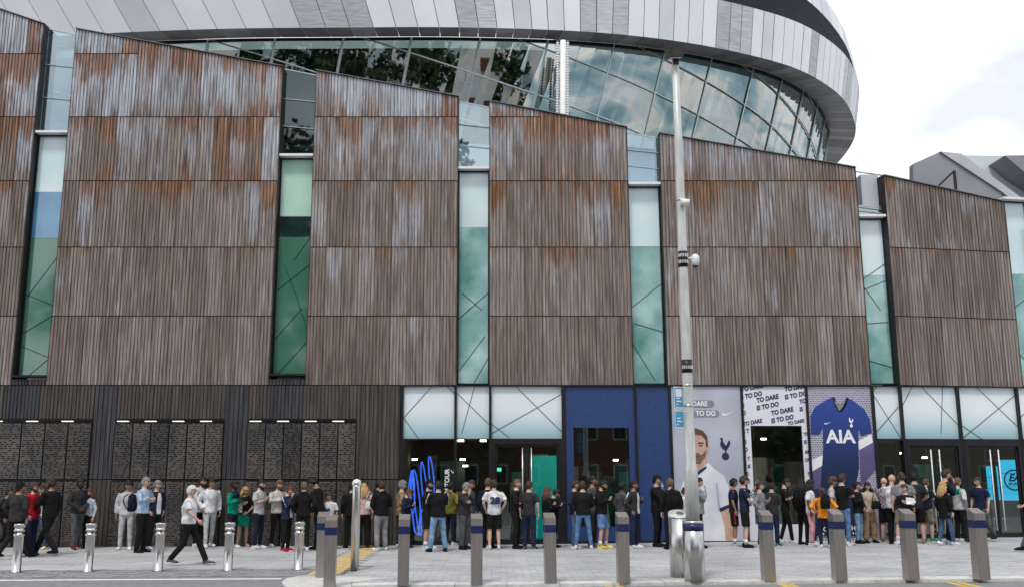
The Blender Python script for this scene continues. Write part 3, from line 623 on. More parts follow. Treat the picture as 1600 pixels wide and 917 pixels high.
poly_px('printed_forearm', [(1126, 799), (1140, 792), (1147, 815), (1149, 845), (1134, 845), (1132, 820)], M['pskin'], P1, 3, o1)
poly_px('printed_sleeve_shade', [(1118, 755), (1121, 752), (1126, 796), (1122, 798)], M['pshort'], P1, 2, o1)
poly_px('printed_neck', [(1088, 715), (1104, 712), (1104, 724), (1092, 735), (1086, 728)], M['pskin'], P1, 2, o1)
poly_px('printed_collar', [(1089, 736), (1103, 727), (1104, 730), (1091, 741)], M['ink'], P1, 3, o1)
poly_px('printed_face', [(1072, 688), (1075, 678), (1086, 672), (1098, 676), (1105, 688), (1104, 702), (1100, 714), (1092, 724), (1083, 722), (1075, 710)], M['pskin'], P1, 3, o1)
poly_px('printed_ear', [(1105, 696), (1108, 697), (1106, 706), (1103, 708)], M['pskin'], P1, 4, o1)
poly_px('printed_hair', [(1070, 690), (1069, 678), (1075, 671), (1087, 668), (1098, 672), (1105, 681), (1106, 697), (1103, 697), (1102, 686), (1096, 679), (1085, 677), (1076, 680), (1073, 690)], M['phair'], P1, 5, o1)
poly_px('printed_beard', [(1084, 708), (1090, 706), (1096, 710), (1103, 702), (1102, 712), (1094, 724), (1084, 723), (1079, 714)], M['pbeard'], P1, 4, o1)
poly_px('printed_mouth', [(1086, 711), (1094, 711), (1092, 713), (1087, 713)], M['phair'], P1, 5, o1)
poly_px('printed_brow', [(1090, 690), (1099, 690), (1099, 692), (1090, 692)], M['phair'], P1, 5, o1)
poly_px('printed_eye', [(1092, 694), (1098, 694), (1097, 696), (1092, 696)], M['phair'], P1, 5, o1)
c_ = pp(1132, 700); crest(P1, c_[0], c_[1], .62, M['ink'], 1)
c_ = pp(1138, 645); tick(P1, c_[0], c_[1], .36, M['whiteink'], 1)
for (a, b, y0, y1, t) in ((1054, 1116, 626, 634, 'DARE'), (1055, 1124, 641, 649, 'IS TO DO')):
    l, r_ = pp(a, (y0 + y1) / 2), pp(b, (y0 + y1) / 2); hh = .10; cz = l[1]
    pts = [(r_[0] - hh + hh * math.cos(t_), cz + hh * math.sin(t_)) for t_ in [(-90 + i * 30) * math.pi / 180 for i in range(7)]] + [(l[0] + hh + hh * math.cos(t_), cz + hh * math.sin(t_)) for t_ in [(90 + i * 30) * math.pi / 180 for i in range(7)]]
    print_part('printed_lozenge', pts, M['purple2'], P1, 1)
    letters(t, .19, M['whiteink'], P1, ((l[0] + r_[0]) / 2 + .15, -.010, cz), bold=.03, sx=.9)
# poster 2: TO DARE IS TO DO, with a window cut in it
o2 = (xm[6] + .036, .1); w2 = xm[7] - xm[6] - .072
wx0, wx1, wz0, wz1 = atY(1173, 664, D).x - o2[0] + .0, atY(1253, 664, D).x - o2[0], Z_(818) - .1, Z_(664) - .1
P2 = MB(); P2.box(0, wx0, 0, .03, 0, h1); P2.box(wx1, w2, 0, .03, 0, h1); P2.box(wx0, wx1, 0, .03, wz1, h1); P2.box(wx0, wx1, 0, .03, 0, wz0)
P2 = P2.build('poster', noisy('white_print', (.68, .68, .76), (.76, .76, .83), .9, .35)); P2.location = (o2[0], D + .02, .1); tag(P2, 'white slogan poster reading TO DARE IS TO DO around a shop window', 'poster')
pane(o2[0] + wx0, o2[0] + wx1, .1 + wz0, .1 + wz1, M['shopglass'], .06)
def slogan(px, py, words=('TO DARE', 'IS TO DO'), al='LEFT', s=.175):
    q = atY(px, py, D); x, z = q.x - o2[0], q.z - .1
    for i, t_ in enumerate(words):
        if t_: letters(t_, s, M['ink'], P2, (x - i * .01, -.004, z - i * .215), (R(90), 0, 0), bold=.045, shear=.18, align=al, sx=.86).rotation_euler = (R(90), R(-11), 0)
# (rotation about y tilts the line upward to the right)
slogan(1158, 608, ('TO DARE', 'S TO DO'))
slogan(1182, 625); slogan(1205, 645); slogan(1226, 608, ('TO DAR', 'IS TO DO')); slogan(1249, 627, ('TO', 'IS'), s=.16)
slogan(1161, 662, ('TO DARE', 'S T'), s=.15); slogan(1231, 661, ('TO DARE', ''), s=.13)
slogan(1159, 633, ('E', 'O'), s=.16); slogan(1163, 690, ('E', 'O'), s=.14); slogan(1168, 716, ('T', 'IS'), s=.13); slogan(1256, 678, ('TO', 'IS'), s=.13); slogan(1258, 706, ('RE', 'DO'), s=.12); slogan(1165, 740, ('IS', 'RE'), s=.13); slogan(1170, 775, ('TO', 'IS'), s=.13); slogan(1262, 740, ('TO', 'IS'), s=.12)
# poster 3: blue shirt
o3 = (xm[7] + .036, .1); w3 = xm[8] - xm[7] - .072
def seats_mat():
    m, t, b = newmat('stadium_seats_print'); n = t.nodes.new; l = t.links.new; tc = n('ShaderNodeTexCoord'); mp = n('ShaderNodeMapping'); mp.inputs['Rotation'].default_value = (R(90), 0, 0); l(tc.outputs['Object'], mp.inputs[0])
    br = n('ShaderNodeTexBrick'); br.inputs['Scale'].default_value = 1; br.inputs['Brick Width'].default_value = .075; br.inputs['Row Height'].default_value = .06; br.inputs['Mortar Size'].default_value = .012
    br.inputs['Color1'].default_value = (.20, .18, .28, 1); br.inputs['Color2'].default_value = (.11, .10, .17, 1); br.inputs['Mortar'].default_value = (.50, .49, .56, 1); l(mp.outputs[0], br.inputs['Vector']); l(br.outputs[0], b.inputs['Base Color']); b.inputs['Roughness'].default_value = .4; return m
P3 = MB(); P3.box(0, w3, 0, .03, 0, h1); P3 = P3.build('poster', seats_mat()); P3.location = (o3[0], D + .02, .1); tag(P3, 'poster of a blue football shirt reading AIA in front of empty stadium seats', 'poster')
M['purple'] = noisy('purple_print', (.09, .075, .19), (.14, .12, .26), 1, .4)
def shirt_mat():
    m, t, b = newmat('blue_shirt_print'); n = t.nodes.new; l = t.links.new; tc = n('ShaderNodeTexCoord'); s = n('ShaderNodeSeparateXYZ'); l(tc.outputs['Object'], s.inputs[0])
    z = n('ShaderNodeTexNoise'); z.inputs['Scale'].default_value = 7; mp = n('ShaderNodeMapping'); mp.inputs['Scale'].default_value = (2, 1, .25); l(tc.outputs['Object'], mp.inputs[0]); l(mp.outputs[0], z.inputs['Vector'])
    ad = n('ShaderNodeMath'); ad.operation = 'MULTIPLY_ADD'; ad.inputs[1].default_value = .7; l(z.outputs[0], ad.inputs[0]); l(s.outputs[2], ad.inputs[2])
    mr = n('ShaderNodeMapRange'); mr.inputs['From Min'].default_value = 2.3; mr.inputs['From Max'].default_value = 4.5; l(ad.outputs[0], mr.inputs[0])
    r = n('ShaderNodeValToRGB'); r.color_ramp.elements[0].color = (.006, .018, .075, 1); r.color_ramp.elements[1].color = (.022, .058, .30, 1); r.color_ramp.elements[1].position = .8; l(mr.outputs[0], r.inputs[0]); l(r.outputs[0], b.inputs['Base Color']); b.inputs['Roughness'].default_value = .4; return m
poly_px('printed_stand', [(1264, 724), (1287, 716), (1287, 760), (1266, 766)], M['purple'], P3, 1, o3)
poly_px('printed_stand', [(1342, 690), (1365, 680), (1368, 733), (1345, 760)], M['purple'], P3, 1, o3)
poly_px('printed_rail', [(1265, 719), (1287, 709), (1287, 725), (1266, 737)], M['whiteink'], P3, 2, o3)
poly_px('printed_rail', [(1341, 688), (1361, 677), (1364, 690), (1342, 702)], M['whiteink'], P3, 2, o3)
poly_px('printed_shirt', [(1266, 650), (1273, 635), (1294, 622), (1302, 620), (1306, 632), (1316, 632), (1322, 620), (1331, 624), (1350, 638), (1359, 655), (1362, 675), (1345, 680), (1341, 668), (1341, 700), (1342, 730), (1336, 762), (1282, 762), (1286, 700), (1285, 665), (1281, 678), (1267, 678)], shirt_mat(), P3, 3, o3)
poly_px('printed_collar', [(1299, 620), (1304, 619), (1309, 640), (1318, 640), (1322, 620), (1326, 621), (1320, 634), (1311, 643), (1304, 634)], M['ink'], P3, 4, o3)
poly_px('printed_mannequin_neck', [(1303, 626), (1310, 630), (1318, 628), (1321, 624), (1317, 634), (1311, 641)], M['fixture_0.16'], P3, 5, o3)
def p3(px, py): q = atY(px, py, D + .02); return (q.x - o3[0], q.z - .1)
c_ = p3(1313, 682); letters('AIA', .50, M['whiteink'], P3, (c_[0], -.020, c_[1]), bold=.03, sx=1.0)
c_ = p3(1293, 660); tick(P3, c_[0], c_[1], .2, M['whiteink'], 5)
c_ = p3(1329, 659); crest(P3, c_[0], c_[1], .27, M['whiteink'], 5)
poly_px('printed_panel', [(1270, 763), (1364, 763), (1370, 836), (1275, 836)], M['ink'], P3, 6, o3)
for t_, px, py, s in (("'C", 1288, 826, .17), ('HO', 1337, 824, .17), ('R CO', 1337, 832, .08), ('B', 1286, 833, .08)):
    c_ = p3(px, py); letters(t_, s, M['whiteink'], P3, (c_[0], -.032, c_[1]), bold=.02)
for k in range(6):  # added glowing panels, hidden from view, brighten the shop interior
    m = MB(); xx = -1.5 + k * 3.1; m.box(xx, xx + 1.5, 1.4, 1.7, 3.5, 3.56); m.build('light_panel', emis('shop_light_panel', (1, .93, .82), 11) if k == 0 else bpy.data.materials['shop_light_panel'], I)
# window display inside: blue neon-like loops, STADIUM TOUR
M['neon'] = emis('blue_light_tube', (.05, .16, .95), .95)
nb = None; neon = MB()

for cx_, cy_, hh_, hw_, tl in ((640, 765, 32, 2.2, .12), (644.5, 768, 34, 3.2, -.02), (652, 784, 52, 4.0, -.10), (663, 762, 42, 3.6, -.10), (674, 742, 30, 3.4, -.10)):
    q = [atY(cx_ + hw_ * math.cos(t) - tl * hh_ * math.sin(t), cy_ + hh_ * math.sin(t), D + .5) for t in [i * math.pi / 9 for i in range(19)]]
    neon.tube(q, .018, 6)
P = [atY(x_, y_, D + .5) for x_, y_ in ((644, 800), (648, 830), (654, 835), (657, 800), (668, 785))]
neon.tube(P, .024, 6)
tag(neon.build('light_sculpture', M['neon']), 'looping blue light tube sculpture standing behind the leftmost shop window', 'light sculpture')
ws = empty('window_lettering', (X_(700), D + .05, Z_(768))); tag(ws, 'white vertical STADIUM TOUR lettering with arrow on the leftmost shop window', 'lettering')
letters('STADIUM TOUR', .175, M['whiteink'], ws, (0, 0, 0), (R(90), R(-90), 0), bold=.03)
m = MB(); m.bar((.10, 0, .60), (.155, 0, .52), .025, .004, up=(0, 1, 0)); m.bar((.155, 0, .52), (.21, 0, .60), .025, .004, up=(0, 1, 0)); m.build('arrow', M['whiteink'], ws)
ex = MB(); ex.box(X_(776), X_(784), 1.5, 1.54, 0, .1); exq = ex.build('exit_sign', emis('green_exit_sign', (.05, .8, .35), 1.6)); exq.location = (0, D, Z_(732) - .05); tag(exq, 'small green exit sign glowing inside the glass entrance doors', 'sign')
# blue digital screens on the right, EA SPORTS roundel
M['screen'] = emis('cyan_screen', (.02, .44, .78), .85)
def screen(px0, px1, py0, py1, label, Y=D + 2.2):
    a, b = atY(px0, py1, Y), atY(px1, py0, Y); e = empty('screen', ((a.x + b.x) / 2, Y, a.z)); tag(e, label, 'screen')
    w_, h_ = b.x - a.x, b.z - a.z; m = MB(); m.box(-w_ / 2 - .05, w_ / 2 + .05, .01, .12, -.05, h_ + .05); m.build('screen_frame', M['black'], e)
    nx, nz_ = (3 if w_ > 1.2 else 1), 3
    for i in range(nx):
        for j in range(nz_):
            m = MB(); m.box(-w_ / 2 + i * w_ / nx + .006, -w_ / 2 + (i + 1) * w_ / nx - .006, 0, .009, j * h_ / nz_ + .006, (j + 1) * h_ / nz_ - .006); m.build('screen_panel', M['screen'], e)
    return e, w_, h_
e, w_, h_ = screen(1567, 1618, 717, 781, 'cyan video wall with black EA SPORTS roundel behind the far right doors')
cx, cz, rr_ = .0 - w_ / 2 + .40, h_ * .5 , .27
rm = MB(); n = 32
for i in range(n):
    t0, t1 = 2 * math.pi * i / n, 2 * math.pi * (i + 1) / n
    rm.add([(cx + r * math.cos(t), y, cz + r * math.sin(t)) for y in (-.006, -.002) for r in (rr_, rr_ + .045) for t in (t0, t1)], [(0, 1, 3, 2), (4, 6, 7, 5), (0, 2, 6, 4), (1, 5, 7, 3)])
rm.build('roundel', M['ink'], e); letters('EA', .30, M['ink'], e, (cx, -.006, cz + .06), bold=.04, shear=.3); letters('SPORTS', .11, M['ink'], e, (cx, -.006, cz - .12), bold=.03)
screen(1545, 1559, 727, 780, 'narrow cyan screen standing left of the video wall behind the doors')
for px in (1566, 1547): 
    q = atY(px - 10, 757, D + .1)

# ------------------------------------------------------------------ stadium bowl
def cat(P, n):
    q = []
    for i in range(len(P) - 1):
        a, b, c, d = P[max(i - 1, 0)], P[i], P[i + 1], P[min(i + 2, len(P) - 1)]
        for k in range(n):
            t = k / n; q.append(.5 * ((2 * b) + (c - a) * t + (2 * a - 5 * b + 4 * c - d) * t * t + (3 * b - a - 3 * c + d) * t ** 3))
    return q + [P[-1]]
Z1 = 21.0
imgR1 = [(525, 60), (700, 59), (900, 65), (1045, 80), (1152, 101), (1212, 119), (1254, 142), (1277, 162), (1291, 187), (1295, 215)]
plan = [atZ(a, b, Z1) for a, b in imgR1]; plan = [Vector((p.x, p.y, 0)) for p in plan]
left = [Vector((x, 39.9 + .0045 * (x + 5) ** 2, 0)) for x in (-60, -50, -40, -30, -22, -16, -11)]
lastp = plan[-1]; tail = [lastp + Vector((.55, 4.2, 0)), lastp + Vector((.6, 10, 0)), lastp + Vector((-.3, 18, 0)), lastp + Vector((-2.5, 28, 0)), lastp + Vector((-7, 40, 0))]
PL = cat(left + plan + tail, 24)
for _ in range(60):   # smooth
    PL = [PL[0]] + [(PL[i - 1] + PL[i] * 2 + PL[i + 1]) / 4 for i in range(1, len(PL) - 1)] + [PL[-1]]
S_ = [0]
for i in range(1, len(PL)): S_.append(S_[-1] + (PL[i] - PL[i - 1]).length)
import bisect
def bowl(s, off, z):
    s = max(0, min(S_[-1] - .01, s)); i = max(1, bisect.bisect_right(S_, s)); t = (s - S_[i - 1]) / (S_[i] - S_[i - 1])
    p = PL[i - 1].lerp(PL[i], t); j0, j1 = max(0, i - 6), min(len(PL) - 1, i + 5); d = (PL[j1] - PL[j0]).normalized(); nrm = Vector((d.y, -d.x, 0))
    p = p + nrm * off; return Vector((p.x, p.y, z))
def s_at_x(x):
    for i in range(len(PL)):
        if PL[i].x >= x: return S_[i]
    return S_[-1]
sE = s_at_x(plan[-1].x - .05)            # right silhouette
BW = empty('stadium_bowl', (0, 0, 0)); tag(BW, 'curved stadium bowl of silver panels and slanted glazing rising behind the rusty facade', 'stadium')
def strip_surface(name, s0, s1, n, a, b, mat, parent=BW, thick=0):
    m = MB(); vs = []
    for i in range(n + 1):
        s = s0 + (s1 - s0) * i / n; vs += [bowl(s, *a(s)), bowl(s, *b(s))]
    m.add(vs, [(2 * i, 2 * i + 2, 2 * i + 3, 2 * i + 1) for i in range(n)], 0, True); return m.build(name, mat, parent)
C = lambda o, z: (lambda s: (o, z))
ss0 = s_at_x(-40); ssE = S_[-1] - 1
strip_surface('inner_wall', ss0, ssE, 90, C(-3.2, 12), C(-3.2, 22), M['int'])
strip_surface('base_wall', ss0, ssE, 90, C(-1.6, 8), C(-1.25, 16.5), M['lightroof'])
for zz_ in (18.0,): strip_surface('concourse_floor', ss0, ssE, 80, C(-1.5, zz_), C(-3.2, zz_), M['grey'])
# glass panes + mullions.  mullions lean (top shifted right)
OB, OT, ZB = -1.25, -.02, 16.5
s_ref = s_at_x(atZ(525, 60, Z1).x); step_fn = lambda s: 3.05 if s < s_at_x(3) else (2.5 if s < s_at_x(11) else 2.15)
mull = []; s = s_ref
while s > ss0: s -= 3.3
while s < ssE - 3: mull.append(s); s += step_fn(s)
LEAN = -.95
SL3 = s_at_x(3.0); 
def gob(s): return OB + (-.80 - OB) * max(0, min(1, (s - SL3 + 3) / 6))
def gpt(s, t, out=0): ob = gob(s); return bowl(s + LEAN * (1 - t), ob + (OT - ob) * t + out, ZB + (Z1 - ZB) * t)
G_ = .30
for i in range(len(mull) - 1):
    m = MB(); vs = []; k = 4
    for j in range(k + 1):
        s = mull[i] + (mull[i + 1] - mull[i]) * j / k; vs += [gpt(s, 0), gpt(s, 1)]
    m.add(vs, [(2 * j, 2 * j + 2, 2 * j + 3, 2 * j + 1) for j in range(k)], 0, False); m.build('glass_pane', M['bowlglass'], BW)
    m = MB(); a, b = gpt(mull[i], 0, .05), gpt(mull[i], 1, .05); m.bar(a, b, .10 if mull[i] < s_at_x(4) else .055, .08); m.build('mullion', M['mull'], BW)
Hs = Z1 - ZB; sdiag = s_at_x(atZ(565, 61, Z1).x)
kd = -4
while True:
    s0 = sdiag + kd * 6.9 if kd < 1 else sdiag + 6.9 + (kd - 1) * 5.6
    if s0 > sE + 8: break
    m = MB(); pr = None
    for j in range(29):
        s = s0 + j * .55; t = 1 - j * .55 * .285 / Hs
        if t < 0: break
        q_ = gpt(s, t, .045)
        if pr: m.bar(pr, q_, .07 if s0 < s_at_x(-2) else .045, .05)
        pr = q_
    if pr: m.build('diagonal_bar', M['mull'], BW)
    kd += 1
strip_surface('head_rail', ss0, ssE, 140, C(.03, 20.86), C(.03, 21.02), M['black'])  # dark gap above the glass put in as a black strip
# soffit and silver band as separate panels
s = ss0; ks = 0; rs = random.Random(11)
def offT(s):  # outward lean of the band top
    x = bowl(s, 0, 0).x; return 1.35 + .40 + .45 * max(0, min(1, (6 - x) / 22))
sl6 = s_at_x(6); 
def slant(s):
    x = bowl(s, 0, 0).x; return -1.15 * max(0, min(1, (5 - x) / 18))
run = 0; cur = 'silver_lt'
while s < ssE - 2:
    x = bowl(s, 0, 0).x
    wd = 1.25 if x < -12 else (1.25 + (x + 12) / 14 * (.68 - 1.25) if x < 2 else (.68 if x < 10 else .6))
    if s > sE: wd = 1.2
    if run <= 0:
        cur = rs.choice(['silver_lt', 'silver', 'silver_dk', 'silver_lt', 'silver'] if x < 9 else ['silver_lt', 'silver', 'silver', 'silver_dk', 'silver_dk']); run = rs.choice((1, 1, 2, 3))
        if x < -17: cur = 'silver_lt' if cur == 'silver' else cur
    run -= 1; k = 1; g = .014
    m = MB(); a0, a1 = s + g, s + wd - g
    lo, hi = [], []
    for sv in (a0, (a0 + a1) / 2, a1): lo.append(bowl(sv, 1.40, 20.82)); 
    z3 = lambda sv: 23.0
    for sv in (a0, (a0 + a1) / 2, a1): hi.append(bowl(sv + slant(sv), offT(sv), 23.0))
    vs = []
    for l_, h_ in zip(lo, hi): vs += [l_, h_]
    back = [v + Vector((0, .06, .02)) for v in vs]
    m.add(vs + back, [(0, 2, 3, 1), (2, 4, 5, 3), (0, 1, 7, 6), (4, 10, 11, 5), (1, 3, 9, 7), (3, 5, 11, 9), (0, 6, 8, 2), (2, 8, 10, 4)]); m.build('band_panel', M[cur], BW)
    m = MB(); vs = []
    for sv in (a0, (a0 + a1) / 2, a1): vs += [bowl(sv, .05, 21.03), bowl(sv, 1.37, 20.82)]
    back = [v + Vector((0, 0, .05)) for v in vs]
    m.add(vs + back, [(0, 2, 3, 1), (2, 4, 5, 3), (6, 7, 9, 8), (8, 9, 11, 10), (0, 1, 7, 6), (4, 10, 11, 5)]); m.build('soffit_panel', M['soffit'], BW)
    s += wd
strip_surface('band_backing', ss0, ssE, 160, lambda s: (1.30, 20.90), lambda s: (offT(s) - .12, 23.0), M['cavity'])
# dark recess above the band, closing to a point near the right silhouette, and upper shell
sp_pt = s_at_x(17.6)
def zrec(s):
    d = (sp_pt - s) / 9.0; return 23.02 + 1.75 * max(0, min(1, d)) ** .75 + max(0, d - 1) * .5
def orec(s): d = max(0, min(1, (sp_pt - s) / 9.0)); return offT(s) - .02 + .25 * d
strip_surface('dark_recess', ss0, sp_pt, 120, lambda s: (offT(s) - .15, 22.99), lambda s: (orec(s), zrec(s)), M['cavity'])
s = ss0
while s < ssE - 2:
    wd = .9 if s < sE else 1.4; g = .012; m = MB(); vs = []
    for sv in (s + g, s + wd / 2, s + wd - g):
        vs += [bowl(sv, orec(sv) + .02, zrec(sv) + .015), bowl(sv, orec(sv) - .1, zrec(sv) + 1.2), bowl(sv, orec(sv) - .9, zrec(sv) * 0 + 26.6 + max(0, (sp_pt - sv)) * .05)]
    m.add(vs, [(0, 3, 4, 1), (1, 4, 5, 2), (3, 6, 7, 4), (4, 7, 8, 5)]); m.build('shell_panel', M['silver_lt'] if rs.random() < .72 else M['silver'], BW); s += wd
strip_surface('shell_backing', ss0, ssE, 160, lambda s: (orec(s) - .06, zrec(s)), lambda s: (orec(s) - 1.0, 26.5 + max(0, (sp_pt - s)) * .05), M['grey'])
strip_surface('roof_slope', ss0, ssE, 100, lambda s: (orec(s) - .95, 26.5 + max(0, (sp_pt - s)) * .05), lambda s: (-16, 29), M['silver_lt'])
# studded white mast in front of the glazing
mast = empty('studded_mast', (atY(876, 180, 38.6).x, 38.6, 12)); tag(mast, 'white studded column standing in front of the curved upper glazing', 'column')
zt_ = atY(876, 64, 38.6).z - 12
m = MB(); m.tube([(0, 0, 0), (.15, 0, zt_)], .13, 12); m.build('shaft', M['white'], mast)
sm_ = MB(); sm_.ell((0, 0, 0), (.07, .07, .055), 8, 6); sme = sm_.mesh('stud', M['white'])
nst = 48
for k in range(nst):
    t = .3 + .7 * k / nst; z = zt_ * t
    for dx in (-.24, .2):
        o = link('stud', sme, mast); o.location = (.15 * t + dx, -.03, z)
rdm = MB()
for dx in (-.24, .2): rdm.tube([(dx + .04, -.03, 4), (.15 + dx, -.03, zt_)], .012, 5)
for k in range(0, nst, 2):
    t = .3 + .7 * k / nst; z = zt_ * t; rdm.bar((.15 * t - .24, -.03, z), (.15 * t + .2, -.03, z), .014, .014)
rdm.build('stud_rail', M['mull'], mast)

# ------------------------------------------------------------------ angular rooftop block at the right
RB = empty('roof_pavilion', (24, 45, 0)); tag(RB, 'angular grey metal roof pavilion with pale sloping roof beyond the far right cladding bay', 'building')
def prism(name, pts, Y0, Y1, mat):
    f = [atY(a, b, Y0) for a, b in pts]; f = [Vector((p.x - 24, Y0 - 45, p.z)) for p in f]; r_ = [Vector((p.x, Y1 - 45, p.z)) for p in f]; n = len(f); m = MB()
    m.add(f + r_, [tuple(range(n - 1, -1, -1)), tuple(range(n, 2 * n))] + [(i, (i + 1) % n, (i + 1) % n + n, i + n) for i in range(n)]); return m.build(name, mat, RB)
prism('gable_wall', [(1427, 310), (1427, 256), (1469, 237), (1566, 300), (1566, 340), (1430, 340)], 40, 40.4, M['grey'])
prism('roof_edge', [(1469, 236.5), (1502, 240), (1600, 312), (1600, 330), (1568, 301)], 39.9, 41, noisy('lilac_grey_metal', (.46, .46, .50), (.54, .54, .58), .8, .5, .3))
a = [(1503, 242.5), (1582, 244), (1700, 340), (1600, 345), (1600, 313)]
prism('pale_roof', a, 41.1, 44, noisy('pale_green_roof', (.52, .58, .58), (.6, .65, .65), .5, .4))
prism('ridge_cap', [(1570, 243), (1700, 241), (1700, 330), (1600, 268)], 39.7, 42, M['grey'])
prism('lower_wall', [(1430, 341), (1700, 341), (1700, 700), (1430, 700)], 40.2, 44, M['lightroof'])
m = MB(); q_ = atY(1480, 290, 33); m.bar((q_.x - .3 - 24, 33 - 45, q_.z), (q_.x + .3 - 24, 33 - 45, q_.z + .55), .06); m.bar((q_.x + .3 - 24, -12, q_.z + .55), (q_.x + .3 - 24, -12, q_.z - 1), .08); m.build('roof_stay', M['joint'], RB)
cb = MB(); cb.tube([atY(1336, 268, 28.2), atY(1385, 275, 28.2)], .02, 6); tag(cb.build('cable', M['coping']), 'thin steel cable strung across the gap above the rightmost slit window', 'cable')

# ------------------------------------------------------------------ street furniture
def at_ground(o, px, py): p = G(px, py); o.location = p; return o
# round steel bollards
prof = [(0.0, 0), (.098, 0), (.098, .015), (.088, .02), (.088, .70), (.105, .715), (.105, .745), (.09, .75), (.09, .80), (.105, .805), (.105, .83), (.092, .84), (.092, .885), (.108, .895), (.108, .94), (.1, .95), (0, .95)]
def round_bollard():
    e = empty('bollard', (0, 0, 0)); m = MB(); m.lathe(prof[:6], 20); m.build('tube', M['steel'], e)
    m = MB(); m.lathe([(0, .70)] + prof[5:], 20); m.build('cap', M['steel'], e)
    for a in (-40, 40, 140, 220):
        m = MB(); t = R(a - 90); c, s_ = math.cos(t), math.sin(t); m.bar((c * .1, s_ * .1, .775), (c * .112, s_ * .112, .775), .04, .03); m.build('lug', M['black'], e)
    m = MB(); m.lathe([(0, 0), (.125, 0), (.125, .008), (0, .008)], 20); m.build('base_ring', M['coping'], e); return e
def copy_tree(o, parent=None):
    c = o.copy(); col.objects.link(c)
    if parent: c.parent = parent
    for ch in [q for q in o.children]: copy_tree(ch, c)
    return c
RBL = ['leftmost round steel bollard, in front of the man in the red hoodie', 'round steel bollard in front of the woman in the light blue top', 'round steel bollard just left of the white-haired walking man', 'round steel bollard in front of the man in the green tracksuit top', 'rightmost short round steel bollard, beside the bronze square posts']
proto = round_bollard()
for i, (px, py) in enumerate([(25, 893), (137, 892), (247, 891), (356, 890), (466, 889)]):
    o = proto if i == 0 else copy_tree(proto); at_ground(o, px, py); tag(o, RBL[i], 'bollard', 'round steel bollards on the left')
    o.rotation_euler = (R(rnd.uniform(-.6, .6)), R(rnd.uniform(-.6, .6)), rnd.uniform(0, 3))
# square bronze posts with navy band and sloped cap
def square_post():
    e = empty('square_bollard', (0, 0, 0)); w_, d_ = .098, .115
    def seg(z0, z1, g=0, name='post', mat=M['steel_dark'], top=None):
        m = MB(); zt0, zt1 = (z1, z1) if top is None else top
        m.hexa([(-w_ - g, -d_ - g, z0), (w_ + g, -d_ - g, z0), (-w_ - g, d_ + g, z0), (w_ + g, d_ + g, z0), (-w_ - g, -d_ - g, zt0), (w_ + g, -d_ - g, zt0), (-w_ - g, d_ + g, zt1), (w_ + g, d_ + g, zt1)]); return m.build(name, mat, e)
    seg(0, .87); seg(.872, .998, .004, 'navy_band', M['navyband']); seg(1.0, 1.1, .002, 'cap', M['steel_dark'], (1.12, 1.20)); return e
SBL = ['rear of the two overlapping square bronze bollards beside the tactile strip', 'front of the two overlapping square bronze bollards at the kerb corner', 'square bronze bollard in front of the boy in the navy hoodie', 'square bronze bollard left of the person in the number 28 shirt', 'square bronze bollard in front of the long-haired person in black', 'square bronze bollard right of the man in denim shorts', 'square bronze bollard in front of the man in the grey vest jacket', 'square bronze bollard right of the person in the orange hoodie', 'square bronze bollard in front of the woman holding white paper', 'rightmost square bronze bollard, before the glass doors']
proto = square_post()
for i, (px, py) in enumerate([(502, 901), (515, 916), (630, 913), (744.5, 911.5), (860, 910), (974, 909), (1201, 906), (1312, 905), (1424, 904.5), (1534, 904)]):
    o = proto if i == 0 else copy_tree(proto); at_ground(o, px, py); tag(o, SBL[i], 'bollard', 'square bronze bollards along the kerb')
    o.rotation_euler = (R(rnd.uniform(-.5, .5)), R(rnd.uniform(-.5, .5)), R(4 if i < 6 else 2))
# tall round marker post
e = empty('marker_post', (0, 0, 0)); at_ground(e, 554, 890); tag(e, 'tall slim steel post with round disc top on the yellow strip', 'post')
m = MB(); m.lathe([(0, 0), (.085, 0), (.085, 1.66), (.08, 1.68), (0, 1.68)], 18); m.build('tube', M['steel'], e)
m = MB(); m.tube([(0, -.045, 1.72), (0, .045, 1.72)], .088, 22, ref=(0, 0, 1)); m.build('disc', M['white'], e)
m = MB(); m.tube([(0, -.055, 1.72), (0, -.046, 1.72)], .045, 18, ref=(0, 0, 1)); m.build('disc_badge', M['steel'], e)
# lit round bin cylinder and lamp post
e = empty('steel_bin', (0, 0, 0)); at_ground(e, 1066, 900); tag(e, 'wide steel cylinder with slanted lid beside the lamp post', 'bin')
m = MB(); m.lathe([(0, 0), (.215, 0), (.215, 1.06)], 28); n = 28
m.v = m.v; m.build('drum', M['steel'], e)
m = MB(); m.tube([(0, 0, 1.06), (0, .0, 1.13)], [.219, .219], 28); m.v = [(x, y, z + (y * .32 if z > 1.1 else 0)) for x, y, z in m.v]; m.build('lid', M['galv'], e)
m = MB(); m.tube([(0, 0, 1.135), (0, .0, 1.142)], [.07, .07], 16); m.v = [(x, y, z + y * .32) for x, y, z in m.v]; m.build('lid_slot', M['coping'], e)
LP = empty('lamp_post', (0, 0, 0)); at_ground(LP, 1086, 907); tag(LP, 'tall galvanised street lamp with camera dome rising from a steel sleeve', 'street lamp')
m = MB(); m.lathe([(0, 0), (.185, 0), (.185, .86), (.178, .865), (0, .865)], 28); m.build('sleeve', M['steel'], LP)
m = MB(); m.lathe([(0, .865), (.187, .867), (.187, .985), (0, .986)], 28); m.build('navy_band', M['navyband'], LP)
m = MB(); m.lathe([(0, .988), (.183, .988), (.183, 1.03), (.13, 1.04), (0, 1.04)], 28); m.build('sleeve_collar', M['steel'], LP)
m = MB(); m.lathe([(0, 1.04), (.122, 1.04), (.122, 1.88), (.118, 1.93), (.096, 2.02), (.092, 3.8), (.085, 6), (.075, 8.0), (.066, 9.8), (0, 9.82)], 20); m.build('pole', M['galv'], LP)
